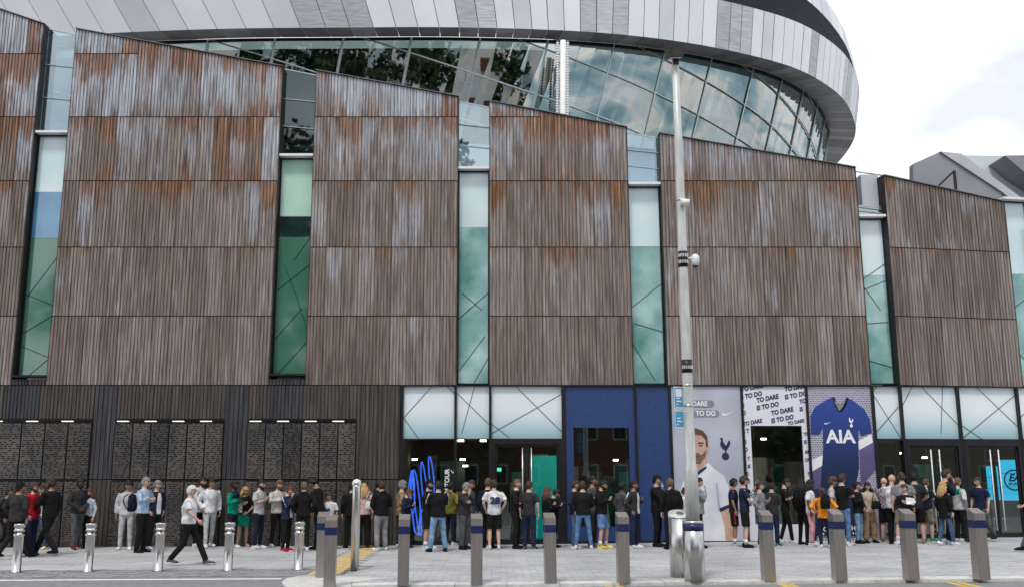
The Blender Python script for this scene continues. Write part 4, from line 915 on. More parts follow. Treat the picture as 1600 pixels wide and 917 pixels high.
for z0, z1, r in ((3.66, 3.9, .098), (5.62, 5.92, .092), (3.42, 3.45, .1), (3.05, 3.08, .1), (6.9, 6.93, .088)):
    m = MB(); m.lathe([(0, z0), (r, z0), (r, z1), (0, z1)], 20); m.build('pole_band', M['black'] if z1 - z0 > .1 else M['steel'], LP)
for z0, r in ((3.76, .1), (5.72, .094), (5.84, .094)):
    for k in range(7):
        t = R(-90 - 60 + k * 20); m = MB(); m.bar((math.cos(t) * r, math.sin(t) * r, z0 - .03), (math.cos(t) * r, math.sin(t) * r, z0 + .03), .012, .02); m.build('band_mark', M['white'], LP)
m = MB(); m.hexa([(-.16, -.20, 9.72), (.12, -.24, 9.72), (-.16, .12, 9.80), (.12, .1, 9.80), (-.16, -.20, 9.90), (.12, -.24, 9.90), (-.14, .12, 10.02), (.10, .1, 10.02)]); m.build('luminaire', M['darkmetal'], LP)
m = MB(); m.hexa([(-.13, -.17, 9.712), (.09, -.2, 9.712), (-.13, .02, 9.765), (.09, .0, 9.765), (-.13, -.17, 9.718), (.09, -.2, 9.718), (-.13, .02, 9.772), (.09, .0, 9.772)]); m.build('lamp_lens', M['white'], LP)
m = MB(); m.bar((.0, -.02, 9.62), (.0, .0, 9.8), .11, .12); m.build('lamp_neck', M['darkmetal'], LP)
m = MB(); m.tube([(.05, -.02, 5.78), (.27, -.05, 5.80)], .022, 8); m.build('camera_arm', M['white'], LP)
m = MB(); m.lathe([(0, 5.62), (.05, 5.64), (.075, 5.70), (.08, 5.76), (.075, 5.82), (.03, 5.86), (0, 5.86)], 14, (.22, -.05, 0)); m.build('camera_dome', M['white'], LP)
m = MB(); m.ell((.22, -.05, 5.64), (.055, .055, .05), 12, 8); m.build('camera_eye', M['darkglass'], LP)
m = MB(); m.tube([(-.02, -.1, 6.85), (.14, -.12, 6.83)], .07, 10, ref=(0, 0, 1)); m.build('sensor_box', M['white'], LP)
# blue sign plates on the pole (bus stop flags)
M['signblue'] = noisy('sign_blue', (.05, .30, .58), (.08, .36, .64), 3, .35)
for z0, z1, dx, lab in ((3.02, 3.40, .0, 'upper pale blue sign plate clamped to the lamp post'), (2.66, 2.97, .02, 'lower blue sign plate clamped to the lamp post')):
    p = G(1086, 907); e = empty('pole_sign', (p.x - .10 - .0, p.y - .02, p.z + z0 + .0), R(38)); tag(e, lab, 'sign', 'blue signs on the lamp post')
    m = MB(); m.box(-.25, -.0, -.012, .012, 0, z1 - z0); m.build('sign_plate', M['signblue'], e)
    m = MB()
    m.box(-.25, 0, -.015, -.0125, 0, .014); m.box(-.25, 0, -.015, -.0125, z1 - z0 - .014, z1 - z0); m.box(-.25, -.236, -.015, -.0125, .014, z1 - z0 - .014); m.box(-.014, 0, -.015, -.0125, .014, z1 - z0 - .014); m.build('sign_border', M['white'], e)
    if z0 > 3: m = MB(); m.box(-.21, -.04, -.016, -.013, .2, z1 - z0 - .04); m.build('sign_field', M['whiteink'], e)
    for k in range(3):
        m = MB(); m.box(-.20, -.20 + .05 + .045 * ((k * 2) % 3), -.019, -.0165, .05 + k * .055, .075 + k * .055); m.build('sign_stripe', M['white'], e)

# ------------------------------------------------------------------ people
def cloth(c, kind='plain', c2=None):
    key = ('cloth', tuple(c), kind, tuple(c2 or ()))
    if key in M: return M[key]
    lo = [x * .8 for x in c]; hi = [min(1, x * 1.15) for x in c]
    if kind == 'plain': m = noisy('fabric', [x * .62 for x in c], [min(1, x * 1.2) for x in c], 7, .85, 0, .2, bump=.9)
    elif kind == 'camo': m = noisy('patterned_fabric', c, c2, 14, .85, 0, .2, lo=.47, hi=.53, detail=2)
    elif kind == 'denim': m = noisy('denim', [x * .7 for x in c], [min(1, x * 1.35) for x in c], 7, .85, 0, .2, bump=.3)
    elif kind == 'plaid':
        m, t, b = newmat('plaid_fabric'); n = t.nodes.new; l = t.links.new; tc = n('ShaderNodeTexCoord'); ch = n('ShaderNodeTexChecker'); ch.inputs['Scale'].default_value = 18
        ch.inputs['Color1'].default_value = (*c, 1); ch.inputs['Color2'].default_value = (*c2, 1); l(tc.outputs['Object'], ch.inputs['Vector']); l(ch.outputs[0], b.inputs['Base Color']); b.inputs['Roughness'].default_value = .85
    M[key] = m; return m
SK = {'L': (.52, .31, .23), 'P': (.60, .38, .30), 'M': (.34, .19, .12), 'D': (.085, .045, .03)}
for k, c in SK.items(): M['skin' + k] = noisy('skin', [x * .92 for x in c], c, 12, .55, 0, .35)
M['eyew'] = noisy('eye_white', (.6, .58, .56), (.65, .63, .6), 3, .3); M['eyed'] = noisy('eye_dark', (.02, .015, .012), (.03, .02, .015), 3, .2); M['lip'] = noisy('lip', (.32, .12, .10), (.36, .15, .12), 5, .5); M['lipd'] = noisy('lip', (.09, .035, .03), (.1, .04, .035), 5, .5)
HC = {'k': (.012, .010, .009), 'b': (.045, .026, .016), 'm': (.10, .055, .03), 'g': (.20, .20, .20), 'w': (.60, .58, .54), 'y': (.42, .27, .12), 'r': (.10, .035, .02), 'a': (.13, .08, .05)}
for k, c in HC.items(): M['hair' + k] = noisy('hair', [x * .7 for x in c], [min(1, x * 1.3) for x in c], 30, .6, 0, .3, bump=.5, vec=(3, 3, .5))
COL = dict(black=(.009, .009, .010), charcoal=(.032, .032, .036), dgrey=(.085, .085, .09), grey=(.23, .23, .24), lgrey=(.50, .50, .51), white=(.72, .72, .74), cream=(.55, .52, .46), navy=(.014, .022, .055), dnavy=(.012, .016, .034),
           blue=(.10, .19, .36), jean=(.055, .095, .17), ljean=(.17, .29, .42), lblue=(.40, .52, .68), sky=(.50, .58, .68), red=(.36, .012, .02), green=(.0, .26, .16), orange=(.78, .26, .015), pink=(.62, .32, .33), beige=(.58, .48, .36), tan=(.30, .20, .115), olive=(.11, .10, .055),
           khaki=(.20, .18, .13), mustard=(.17, .14, .03), yellow=(.80, .62, .10), maroon=(.12, .02, .025), teal=(.02, .28, .27), lilac=(.40, .36, .46), brown=(.11, .055, .035), hotred=(.45, .02, .03))
SHB = [(-.045, .0, .03), (-.04, .05, .04)]
def head_into(mb, Mt, skin_i, female=False):
    """head built at origin (neck joint), facing -Y; slots: 0 skin 1 eye white 2 dark 3 lip"""
    n, m = 20, 14; vs = []
    for i in range(m + 1):
        ph = math.pi * i / m; z = math.cos(ph)
        for j in range(n):
            t = 2 * math.pi * j / n; x = math.sin(ph) * math.cos(t); y = math.sin(ph) * math.sin(t)
            X, Y, Z = x * .076, y * .096, z * .118
            if z < .1:
                q = min(1, (.1 - z) / 1.0); X *= 1 - .34 * q * q - .05 * q; Y = Y * (1 - .24 * q) - .012 * q
                if y > 0: Y *= 1 - .30 * q
            if y < -.6 and abs(x) < .6 and -.2 < z < .25: Y += .006     # eye plane
            vs.append(Vector((X, Y, Z + .135)))
    fs = [(i * n + j, (i + 1) * n + j, (i + 1) * n + (j + 1) % n, i * n + (j + 1) % n) for i in range(m) for j in range(n)]
    def addm(V, Fs, mi): mb.add([Mt @ v for v in V], Fs, mi, True)
    addm(vs, fs, 0)
    tmp = MB(); tmp.tube([(0, -.088, .150), (0, -.100, .128), (0, -.114, .108), (0, -.094, .100)], [(.007, .006), (.010, .010), (.016, .012), (.010, .006)], 8, 0, ref=(0, -1, 0))
    for s in (-1, 1): tmp.ell((s * .076, .008, .125), (.010, .020, .031), 8, 6, 0); tmp.ell((s * .030, -.083, .145), (.0135, .008, .0075), 8, 6, 1); tmp.ell((s * .030, -.0895, .145), (.006, .004, .006), 8, 6, 2)
    for s in (-1, 1): tmp.tube([(s * .048, -.078, .162), (s * .03, -.091, .167), (s * .014, -.092, .163)], .0045, 6, 2)
    tmp.ell((0, -.089, .074), (.024, .010, .0085), 10, 6, 3)
    mb.add([Mt @ Vector(v) for v in tmp.v], tmp.f, 0, True)
    k = len(tmp.m); mb.m[-k:] = tmp.m
def hand_into(mb, p, d, palm, side):
    """p wrist, d direction of hand, palm = normal of palm side"""
    d = Vector(d).normalized(); palm = Vector(palm); palm = (palm - d * palm.dot(d)).normalized(); x = d.cross(palm).normalized() * side; p = Vector(p)
    mb.tube([p - d * .01, p + d * .03, p + d * .075, p + d * .088], [(.022, .017), (.034, .016), (.039, .014), (.034, .010)], 8, 0, ref=palm)
    for k, (o, ln) in enumerate(((-.029, .062), (-.010, .074), (.010, .069), (.028, .052))):
        b = p + d * .082 + x * o; c1 = b + d * ln * .45 + palm * .006; c2 = b + d * ln * .78 + palm * (.022 + .003 * k); c3 = b + d * ln * .88 + palm * (.040 + .003 * k)
        mb.tube([b, c1, c2, c3], [.0088, .0084, .0078, .006], 6, 0, ref=palm)
    b = p + d * .028 - x * .030; mb.tube([b, b + d * .028 - x * .020 + palm * .010, b + d * .056 - x * .022 + palm * .022], [.012, .0105, .008], 6, 0, ref=palm)
ARM = {  # side-relative elbow, hand (x outward for own side), hand dir, palm dir
    'down': ((.235, .03, 1.15), (.235, -.035, .915), (0, -.1, -1), (-1, 0, 0)), 'back': ((.25, .09, 1.17), (.06, .15, .99), (-1, .1, -.3), (0, 1, 0)),
    'pocket': ((.275, .07, 1.17), (.195, -.05, .97), (-.3, -.2, -1), (-1, 0, 0)), 'phone': ((.22, -.02, 1.16), (.085, -.21, 1.24), (-.75, -.5, .45), (-.2, .9, .4)),
    'crossed': ((.245, -.08, 1.20), (-.03, -.20, 1.23), (-1, -.1, .1), (0, 1, .1)), 'chin': ((.19, -.12, 1.18), (.05, -.17, 1.42), (-.3, -.1, 1), (0, 1, 0)),
    'hip': ((.35, .08, 1.21), (.19, -.04, 1.05), (-.6, -.5, -.4), (-1, 0, 0)), 'fwd': ((.23, -.10, 1.17), (.14, -.31, 1.08), (-.2, -1, .1), (-1, 0, 0)),
    'front': ((.25, -.03, 1.15), (.06, -.19, 1.0), (-1, -.2, -.4), (0, 1, 0)), 'swf': ((.235, -.09, 1.17), (.21, -.27, 1.0), (-.1, -.7, -.8), (-1, 0, 0)), 'swb': ((.24, .16, 1.18), (.24, .18, .94), (0, -.1, -1), (-1, 0, 0)),
    'up': ((.24, -.2, 1.34), (.15, -.33, 1.53), (-.2, -.3, 1), (-.5, .8, 0)), 'low': ((.225, -.02, 1.14), (.13, -.16, .95), (-.5, -.3, -1), (0, 1, 0))}
LEG = {  # (hip->knee, ankle) for left(-1) and right(+1): list of ((kx,ky,kz),(ax,ay,az),toe yaw)
    'stand': [((.105, -.02, .50), (.115, .02, .085)), ((.105, -.02, .50), (.115, .02, .085))],
    'relax': [((.11, -.02, .50), (.12, .03, .085)), ((.13, -.09, .50), (.17, -.05, .085))],
    'wide': [((.14, -.02, .50), (.19, .02, .085)), ((.14, -.02, .50), (.19, .0, .085))],
    'walk': [((.10, -.20, .52), (.10, -.40, .10)), ((.10, .05, .49), (.10, .34, .15))],
    'walk2': [((.10, .04, .49), (.10, .32, .14)), ((.10, -.2, .52), (.10, -.38, .10))],
    'step': [((.10, -.08, .50), (.11, -.12, .085)), ((.10, .03, .50), (.11, .14, .10))]}
JOBS = []
def remesh_obj(name, mb, mat, voxel, parent, smooth=3, keep=None):
    o = mb.build(name, mat, parent); r = o.modifiers.new('r', 'REMESH'); r.mode = 'VOXEL'; r.voxel_size = voxel; r.use_smooth_shade = True
    if smooth: q = o.modifiers.new('s', 'SMOOTH'); q.iterations = smooth; q.factor = .5
    JOBS.append((o, mat, keep)); return o
def lerp3(a, b, t): return tuple(a[i] + (b[i] - a[i]) * t for i in range(3))
def person(px, fy, hy, face, top, tc, bot, bc, shoe, hair, hc, skin, aL='down', aR='down', legs='stand', label='', look=0, nod=8, fat=1.0, fem=False, extra=(), pat=None, pat2=None, lean=0, bkind='plain', Y=None, g='people queueing along the stadium wall', yoff=0, sleeve=None):
    p = G(px, fy) if Y is None else None
    if p is None: a = atY(px, fy, Y); p = Vector((a.x, Y, gz(a.x)))
    hgt = max(1.2, min(1.98, atY(px, hy, p.y).z - p.z)); s = hgt / 1.765
    sk = M['skin' + skin]; W = .92 if fem else 1.0
    ln = math.tan(R(lean))
    def T(v): v = Vector(v); return Vector((v.x, v.y - max(0, v.z - .95) * ln, v.z))
    arms = {}
    for sd, nm in ((-1, aL), (1, aR)):   # sd -1 = person's right... (x negative)
        e_, h_, dr, pn = ARM[nm]; f_ = lambda q: (q[0] * sd, q[1], q[2])
        arms[sd] = (T((.185 * sd * W, .0, 1.425)), T(f_(e_)), T(f_(h_)), f_(dr), f_(pn))
    LG = LEG[legs]; lg = {-1: LG[0], 1: LG[1]}
    # ---- body
    body = MB(); F_ = fat
    body.tube([T(v) for v in ((0, .0, .86), (0, 0, .95), (0, 0, 1.08), (0, 0, 1.28), (0, .0, 1.40), (0, .0, 1.45), (0, .005, 1.49))],
              [(.13 * W, .09), (.155, .105), (.13 * W * F_, .095 * F_), (.155 * W * F_, .11 * F_), (.165 * W, .095), (.11, .075), (.06, .058)], 14)
    body.tube([T((0, .005, 1.44)), T((0, -.0, 1.50)), T((0, -.012, 1.58))], [.062, .054 * W, .052 * W], 10)
    for sd in (-1, 1):
        sh, el, ha, dr, pn = arms[sd]
        body.tube([sh, sh.lerp(el, .5), el, el.lerp(ha, .35), ha], [.047 * W, .044 * W, .037 * W, .038 * W, .026 * W], 10)
        kn, an = lg[sd]; hp = (.09 * sd, 0, .90); kn = (kn[0] * sd, kn[1], kn[2]); an = (an[0] * sd, an[1], an[2])
        body.tube([hp, lerp3(hp, kn, .5), kn, lerp3(kn, an, .35), an, (an[0], an[1], an[2] - .04)], [r_ * (1 if bot in ('shorts', 'skirt') else .78) for r_ in (.083, .074, .052, .056, .036, .038)], 10)
    keep = MB()
    Mh = Matrix.Translation(T((0, -.008, 1.508))) @ Matrix.Rotation(R(look), 4, 'Z') @ Matrix.Rotation(R(nod + lean * .5), 4, 'X')
    head_into(keep, Mh, 0, fem)
    for sd in (-1, 1): sh, el, ha, dr, pn = arms[sd]; hand_into(keep, ha, dr, pn, sd)
    root = remesh_obj('person', body, [sk, M['eyew'], M['eyed'], M['lipd'] if skin == 'D' else M['lip']], .021, None, 3, keep)
    root.location = p + Vector((0, yoff, 0)); root.rotation_euler = (0, 0, R(face)); root.scale = (s * 1.07, s * 1.07, s); tag(root, label, 'person', g)
    # ---- top garment
    tm = cloth(COL[tc] if isinstance(tc, str) else tc, pat or 'plain', COL[pat2] if pat2 else None)
    loose = {'tee': .012, 'shirt': .014, 'hood': .026, 'jacket': .028, 'suit': .022, 'knit': .024, 'fit': .008, 'dress': .015}.get(top, .015)
    hem = {'tee': .86, 'shirt': .90, 'hood': .87, 'jacket': .85, 'suit': .78, 'knit': .88, 'fit': .98, 'dress': .74}.get(top, .87)
    g_ = MB(); o_ = loose
    rings = [((0, 0, hem), (.150 * (1.0 if not fem else 1.02) * (F_ * .5 + .5) + o_, .112 * (F_ * .5 + .5) + o_)), ((0, 0, 1.0), (.146 * W * F_ + o_, .102 * F_ + o_)), ((0, 0, 1.10), (.136 * W * F_ + o_, .100 * F_ + o_)), ((0, 0, 1.28), (.162 * W * F_ + o_, .114 * F_ + o_)), ((0, 0, 1.40), (.172 * W + o_, .098 + o_)), ((0, .003, 1.45), (.125 + o_ * .6, .078 + o_ * .5)), ((0, .004, 1.475), (.078 + o_ * .4, .066 + o_ * .4))]
    g_.tube([T(a) for a, b in rings], [b for a, b in rings], 16)
    long_ = top in ('hood', 'jacket', 'suit', 'knit', 'fit') if sleeve is None else sleeve
    for sd in (-1, 1):
        sh, el, ha, dr, pn = arms[sd]; sh0 = sh + Vector((-.03 * sd, 0, -.0))
        if long_: g_.tube([sh0, sh.lerp(el, .5), el, el.lerp(ha, .5), el.lerp(ha, .95)], [.058 * W + o_ * .7, .050 * W + o_ * .8, .044 * W + o_ * .8, .040 * W + o_ * .7, .031 + o_ * .5], 10)
        else: g_.tube([sh0, sh.lerp(el, .45), sh.lerp(el, .78)], [.060 * W + o_ * .6, .056 * W + o_, .056 * W + o_ * 1.2], 10)
    if top == 'hood': g_.tube([T((-.09, .03, 1.46)), T((-.04, .085, 1.47)), T((.04, .085, 1.47)), T((.09, .03, 1.46))], [.03, .045, .045, .03], 8)
    nm = {'tee': 't_shirt', 'shirt': 'shirt', 'hood': 'hoodie', 'jacket': 'jacket', 'suit': 'suit_jacket', 'knit': 'sweater', 'fit': 'fitted_top', 'dress': 'long_cardigan'}[top]
    gm = remesh_obj(nm, g_, tm, .019, root, 3)
    # ---- trousers
    bm_ = cloth(COL[bc] if isinstance(bc, str) else bc, bkind, COL['khaki'] if bkind == 'camo' else None)
    q = MB(); q.tube([(0, 0, .82), (0, 0, .90), (0, 0, 1.0)], [(.14, .10), (.162 * (F_ * .5 + .5), .118 * (F_ * .5 + .5)), (.145 * W * F_ * .98, .104 * F_ * .98)], 14)
    if bot == 'skirt': q.tube([(0, 0, .95), (0, 0, .80), (0, -.01, .60)], [(.155, .115), (.185, .15), (.205, .17)], 16)
    else:
        for sd in (-1, 1):
            kn, an = lg[sd]; kn = (kn[0] * sd, kn[1], kn[2]); an = (an[0] * sd, an[1], an[2]); hp = (.088 * sd, 0, .88)
            kf = {'slim': (.088, .060, .047), 'jeans': (.095, .070, .062), 'wide': (.10, .085, .08), 'shorts': (.10, .09, 0)}[bot]
            if bot == 'shorts': k2 = lerp3(hp, kn, .96); q.tube([hp, lerp3(hp, kn, .5), k2], [.097, .096, .092], 12)
            else: q.tube([hp, lerp3(hp, kn, .5), kn, lerp3(kn, an, .5), lerp3(kn, an, 1.0)], [kf[0], (kf[0] + kf[1]) / 2, kf[1], (kf[1] + kf[2]) / 2, kf[2]], 12)
    remesh_obj({'skirt': 'skirt', 'shorts': 'shorts'}.get(bot, 'trousers'), q, bm_, .019, root, 2)
    # ---- shoes
    sm = cloth(COL[shoe], 'plain'); 
    for sd in (-1, 1):
        kn, an = lg[sd]; a = Vector((an[0] * sd, an[1], an[2])); b0 = a.z - .085; m = MB(); yw = .18 * sd
        def f_(y, z): return Vector((a.x + math.sin(yw) * -y * 1.0, a.y + y, b0 + z))
        m.tube([f_(.065, .045), f_(.04, .05), f_(-.03, .048), f_(-.10, .038), f_(-.165, .028), f_(-.195, .024)], [(.022, .030), (.036, .046), (.040, .046), (.046, .036), (.040, .026), (.018, .014)], 10, 0, ref=(0, 0, 1))
        m.tube([f_(.01, .05), f_(.012, .11)], [(.036, .04), (.036, .038)], 10)
        sb_ = f_(-.065, .010); m.ell(sb_, (.050, .138, .0125), 12, 6, 1)
        m.build('shoe', [sm, cloth(COL['white' if shoe not in ('black', 'dnavy', 'brown') else 'black'])], root)
    if bot in ('shorts', 'skirt') and 'socks' in extra:
        for sd in (-1, 1):
            kn, an = lg[sd]; kn = (kn[0] * sd, kn[1], kn[2]); an = (an[0] * sd, an[1], an[2]); m = MB(); m.tube([lerp3(an, kn, .28), an], [.046, .043], 10); m.build('sock', cloth(COL['white']), root)
    # ---- hair
    if hair != 'bald':
        h = MB(); hm = M['hair' + hc]
        n, mm = 18, 10; vs = []; th = {'short': .010, 'crop': .004, 'curly': .022, 'cap': .012, 'long': .014, 'quiff': .014, 'bun': .010}[hair]
        for i in range(mm + 1):
            ph = math.pi * .60 * i / mm; z = math.cos(ph)
            for j in range(n):
                t = 2 * math.pi * j / n; x, y = math.sin(ph) * math.cos(t), math.sin(ph) * math.sin(t)
                zz_ = z
                if y < -.25 and i > mm * .55: zz_ = max(z, .36); k_ = math.sqrt(max(0, 1 - zz_ * zz_)) / max(.01, math.sqrt(1 - z * z)) ; x *= k_; y *= k_
                ww = th * (1 + 1.1 * noise.noise(Vector((x * 5 + px, y * 5, z * 5))) + .5 * noise.noise(Vector((x * 13 + px, y * 13, z * 13)))) + (.016 if hair == 'quiff' and y < 0 and z > .5 else 0)
                vs.append(Mh @ Vector((x * (.078 + ww), y * (.098 + ww), zz_ * (.118 + ww) + .137)))
        fs = [(i * n + j, (i + 1) * n + j, (i + 1) * n + (j + 1) % n, i * n + (j + 1) % n) for i in range(mm) for j in range(n)]
        if hair == 'cap':
            hm = cloth(COL['black' if hc in 'kbm' else 'navy']); m = MB(); m.add(vs, fs, 0, True)
            m.add([Mh @ Vector(v) for v in ((-.06, -.09, .17), (.06, -.09, .17), (.045, -.165, .165), (-.045, -.165, .165), (-.06, -.09, .18), (.06, -.09, .18), (.045, -.165, .172), (-.045, -.165, .172))], [(0, 1, 2, 3), (7, 6, 5, 4), (0, 4, 5, 1), (1, 5, 6, 2), (2, 6, 7, 3), (3, 7, 4, 0)], 0)
            m.build('cap', hm, root)
            b_ = MB(); b_.ell(Mh @ Vector((0, .05, .09)), (.074, .055, .06), 10, 8); b_.build('hair', M['hair' + hc], root)
        else:
            h.add(vs, fs, 0, True); h.ell(Mh @ Vector((0, .032, .105)), (.074, .070, .075), 12, 8, 0)
            if hair in ('long',):
                for k in range(9):
                    a_ = R(-10 + k * 25); st = Mh @ Vector((math.cos(a_) * .072, math.sin(a_) * .08, .14)); e1 = Mh @ Vector((math.cos(a_) * .095, math.sin(a_) * .085 + .02, .02)); e2 = Mh @ Vector((math.cos(a_) * .09, math.sin(a_) * .06 + .06, -.10 - .02 * (k % 3)))
                    h.tube([st, e1, e2, e2 + Vector((0, .0, -.07))], [.03, .036, .03, .010], 7)
            if hair == 'bun': h.ell(Mh @ Vector((0, .11, .17)), (.035, .035, .035), 8, 6)
            if hair == 'curly':
                r2 = random.Random(int(px))
                for k in range(26):
                    a_ = r2.uniform(0, 6.28); b_ = r2.uniform(.1, 1.25); v = Vector((math.sin(b_) * math.cos(a_) * .09, math.sin(b_) * math.sin(a_) * .10 + .012, math.cos(b_) * .125 + .14)); h.ell(Mh @ v, (.024, .024, .022), 6, 5)
            h.build('hair', hm, root)
    if 'beard' in extra:
        m = MB(); m.ell(Mh @ Vector((0, -.052, .045)), (.056, .045, .036), 12, 8); m.ell(Mh @ Vector((-.045, -.03, .075)), (.028, .035, .04), 8, 6); m.ell(Mh @ Vector((.045, -.03, .075)), (.028, .035, .04), 8, 6); m.build('beard', M['hair' + (hc if hc != 'w' else 'g')], root)
    if 'glasses' in extra:
        m = MB()
        for sd in (-1, 1): m.tube([Mh @ Vector((sd * .03, -.098, .145)), Mh @ Vector((sd * .03, -.102, .145))], .019, 10, ref=(0, 0, 1)); m.bar(Mh @ Vector((sd * .05, -.097, .148)), Mh @ Vector((sd * .08, .0, .145)), .004)
        m.build('glasses', M['black'], root)
    for ex_ in extra:
        if ex_.startswith('open'):     # open jacket: inner shirt showing as a front panel
            m = MB(); zs = [(1.44, .035), (1.28, .06), (1.1, .065), (.90, .06)]; o2_ = o_ + .010
            fr_ = {1.44: .088, 1.28: .114 * F_ , 1.1: .100 * F_, .90: .113 * (F_ * .5 + .5)}
            vs = []
            for z, w_ in zs: vs += [T((-w_, -(fr_[z] + o2_ - .012), z)), T((0, -(fr_[z] + o2_), z)), T((w_, -(fr_[z] + o2_ - .012), z))]
            fs = []
            for i in range(3): b = i * 3; fs += [(b, b + 3, b + 4, b + 1), (b + 1, b + 4, b + 5, b + 2)]
            m.add(vs, fs, 0, True); m.build('inner_shirt', cloth(COL[ex_.split(':')[1]]), root)
        if ex_.startswith('stripe'):   # contrast stripe along the sleeves
            m = MB()
            for sd in (-1, 1):
                sh, el, ha, dr, pn = arms[sd]; off_ = Vector((.052 * sd, .01, .02)); m.tube([sh + off_, sh.lerp(el, .5) + off_, el + Vector((.045 * sd, .01, .0)), el.lerp(ha, .8) + Vector((.036 * sd, 0, .0))], [.014, .014, .014, .012], 6)
            m.build('sleeve_stripe', cloth(COL[ex_.split(':')[1]]), root)
        if ex_.startswith('yoke'):     # contrast shoulders
            m = MB(); m.tube([T((0, 0, 1.30)), T((0, 0, 1.41)), T((0, .003, 1.458)), T((0, .004, 1.486))], [(.168 * W + o_, .117 + o_), (.176 * W + o_, .102 + o_), (.128 + o_ * .6, .083 + o_ * .5), (.07 + o_ * .5, .064 + o_ * .5)], 16); m.build('yoke', cloth(COL[ex_.split(':')[1]]), root)
        if ex_ == 'collar' or ex_ == 'tie':
            m = MB(); m.tube([T((0, .002, 1.465)), T((0, -.002, 1.51))], [(.072, .066), (.060, .058)], 12); m.build('shirt_collar', cloth(COL['white']), root)
        if ex_.startswith('side'):     # stripe down the leg
            m = MB()
            for sd in (-1, 1): kn, an = lg[sd]; kn = (kn[0] * sd, kn[1], kn[2]); m.bar((.178 * sd, 0, .88), (kn[0] + .088 * sd, kn[1], kn[2] + .06), .03, .02)
            m.build('shorts_stripe', cloth(COL[ex_.split(':')[1]]), root)
        if ex_.startswith('back#') or ex_.startswith('chest#'):
            bk = ex_.startswith('back#'); tx = ex_.split('#')[1]; yv = (.114 * F_ + o_ + .012) * (1 if bk else -1)
            o = letters(tx, .24 if bk else .12, M['ink'], root, (0, yv, 1.22), (R(90), 0, R(180) if bk else 0), bold=.05, extr=.004)
    return root
def bag(px, fy, z, kind, c, label, face=0, cat='bag', dx=0, dy=0, group=None, Y=None, sc_=1.0):
    p = G(px, fy); e = empty({'backpack': 'backpack', 'tote': 'shopping_bag', 'hand': 'handbag', 'phone': 'phone', 'paper': 'paper_sheets'}[kind], (p.x + dx, p.y + dy, p.z + z), R(face)); e.scale = (sc_,) * 3; tag(e, label, cat, group)
    mt = cloth(COL[c] if isinstance(c, str) else c)
    if kind == 'backpack':
        m = MB(); m.tube([(0, 0, -.22), (0, 0, -.2), (0, .01, 0), (0, .0, .17), (0, -.01, .23)], [(.11, .06), (.145, .085), (.15, .095), (.125, .08), (.05, .04)], 14); m.build('bag_body', mt, e)
        m = MB(); m.tube([(0, .075, -.17), (0, .085, -.14), (0, .09, -.03), (0, .08, .0)], [(.08, .02), (.10, .04), (.10, .04), (.08, .02)], 12); m.build('front_pocket', mt, e)
        for sd in (-1, 1): m = MB(); m.tube([(sd * .09, -.07, -.16), (sd * .12, -.16, .0), (sd * .11, -.17, .15), (sd * .08, -.07, .22)], .014, 6); m.build('shoulder_strap', mt, e)
        m = MB(); m.tube([(-.03, 0, .22), (0, 0, .26), (.03, 0, .22)], .009, 6); m.build('top_handle', mt, e)
    elif kind == 'hand':
        m = MB(); m.tube([(0, 0, -.12), (0, 0, -.10), (0, 0, .05), (0, 0, .09)], [(.10, .03), (.14, .05), (.12, .045), (.08, .02)], 14); m.build('bag_body', mt, e)
        m = MB(); m.tube([(-.10, 0, .06), (-.07, 0, .22), (0, 0, .36), (.07, 0, .22), (.10, 0, .06)], .009, 6); m.build('bag_strap', mt, e)
    elif kind == 'tote':
        m = MB(); m.hexa([(-.11, -.04, -.17), (.11, -.04, -.17), (-.11, .04, -.17), (.11, .04, -.17), (-.10, -.03, .14), (.10, -.03, .14), (-.10, .03, .14), (.10, .03, .14)]); m.build('bag_body', cloth(COL['white'], 'plaid', COL['pink']), e)
        m = MB(); m.tube([(-.05, 0, .14), (-.03, 0, .25), (.03, 0, .25), (.05, 0, .14)], .007, 6); m.build('bag_handle', mt, e)
    elif kind == 'phone':
        m = MB(); m.box(-.036, .036, -.004, .004, -.07, .07); m.build('phone_case', M['black'], e)
        m = MB(); m.box(-.032, .032, -.006, -.0045, -.064, .064); m.build('phone_screen', M['darkglass'], e)
    elif kind == 'paper':
        for k in range(3):
            m = MB(); a = .1 * k; m.add([(-.10 + .02 * k, -.0 - .004 * k, -.07), (.09 + .02 * k, -.0 - .004 * k, -.09 + .03 * k), (.10 + .01 * k, .06 - .004 * k, .07), (-.08, .06 - .004 * k, .09)], [(0, 1, 2, 3)]); m.build('sheet', cloth(COL['white']), e)
    return e
Q = person
# facing: 0 toward camera, 90 facing right, 180 away, 270 facing left
Q(4, 868, 760, 90, 'jacket', 'black', 'slim', 'black', 'white', 'short', 'k', 'M', 'pocket', 'down', 'walk', 'person in black cut off by the left edge of the picture', g='people walking along the pavement')
Q(20, 872, 752, 165, 'jacket', 'charcoal', 'jeans', 'black', 'black', 'cap', 'k', 'M', 'down', 'pocket', 'walk', 'person in black cap and charcoal jacket walking away left of the red hoodie', look=-20, extra=(), g='people walking along the pavement')
Q(58, 857, 757, 0, 'tee', 'white', 'jeans', 'jean', 'yellow', 'short', 'b', 'L', 'crossed', 'crossed', 'wide', 'person in white shirt and bright yellow shoes half hidden behind the red hoodie', extra=())
Q(44, 867, 752, 78, 'hood', 'red', 'jeans', 'navy', 'dnavy', 'short', 'b', 'P', 'pocket', 'pocket', 'stand', 'man in bright red hoodie and glasses with hands in pockets', extra=('glasses', 'beard'))
Q(72, 867, 746, 250, 'jacket', 'black', 'jeans', 'black', 'black', 'curly', 'b', 'M', 'down', 'fwd', 'walk', 'man in long black jacket striding left beside the red hoodie', extra=('beard',), g='people walking along the pavement')
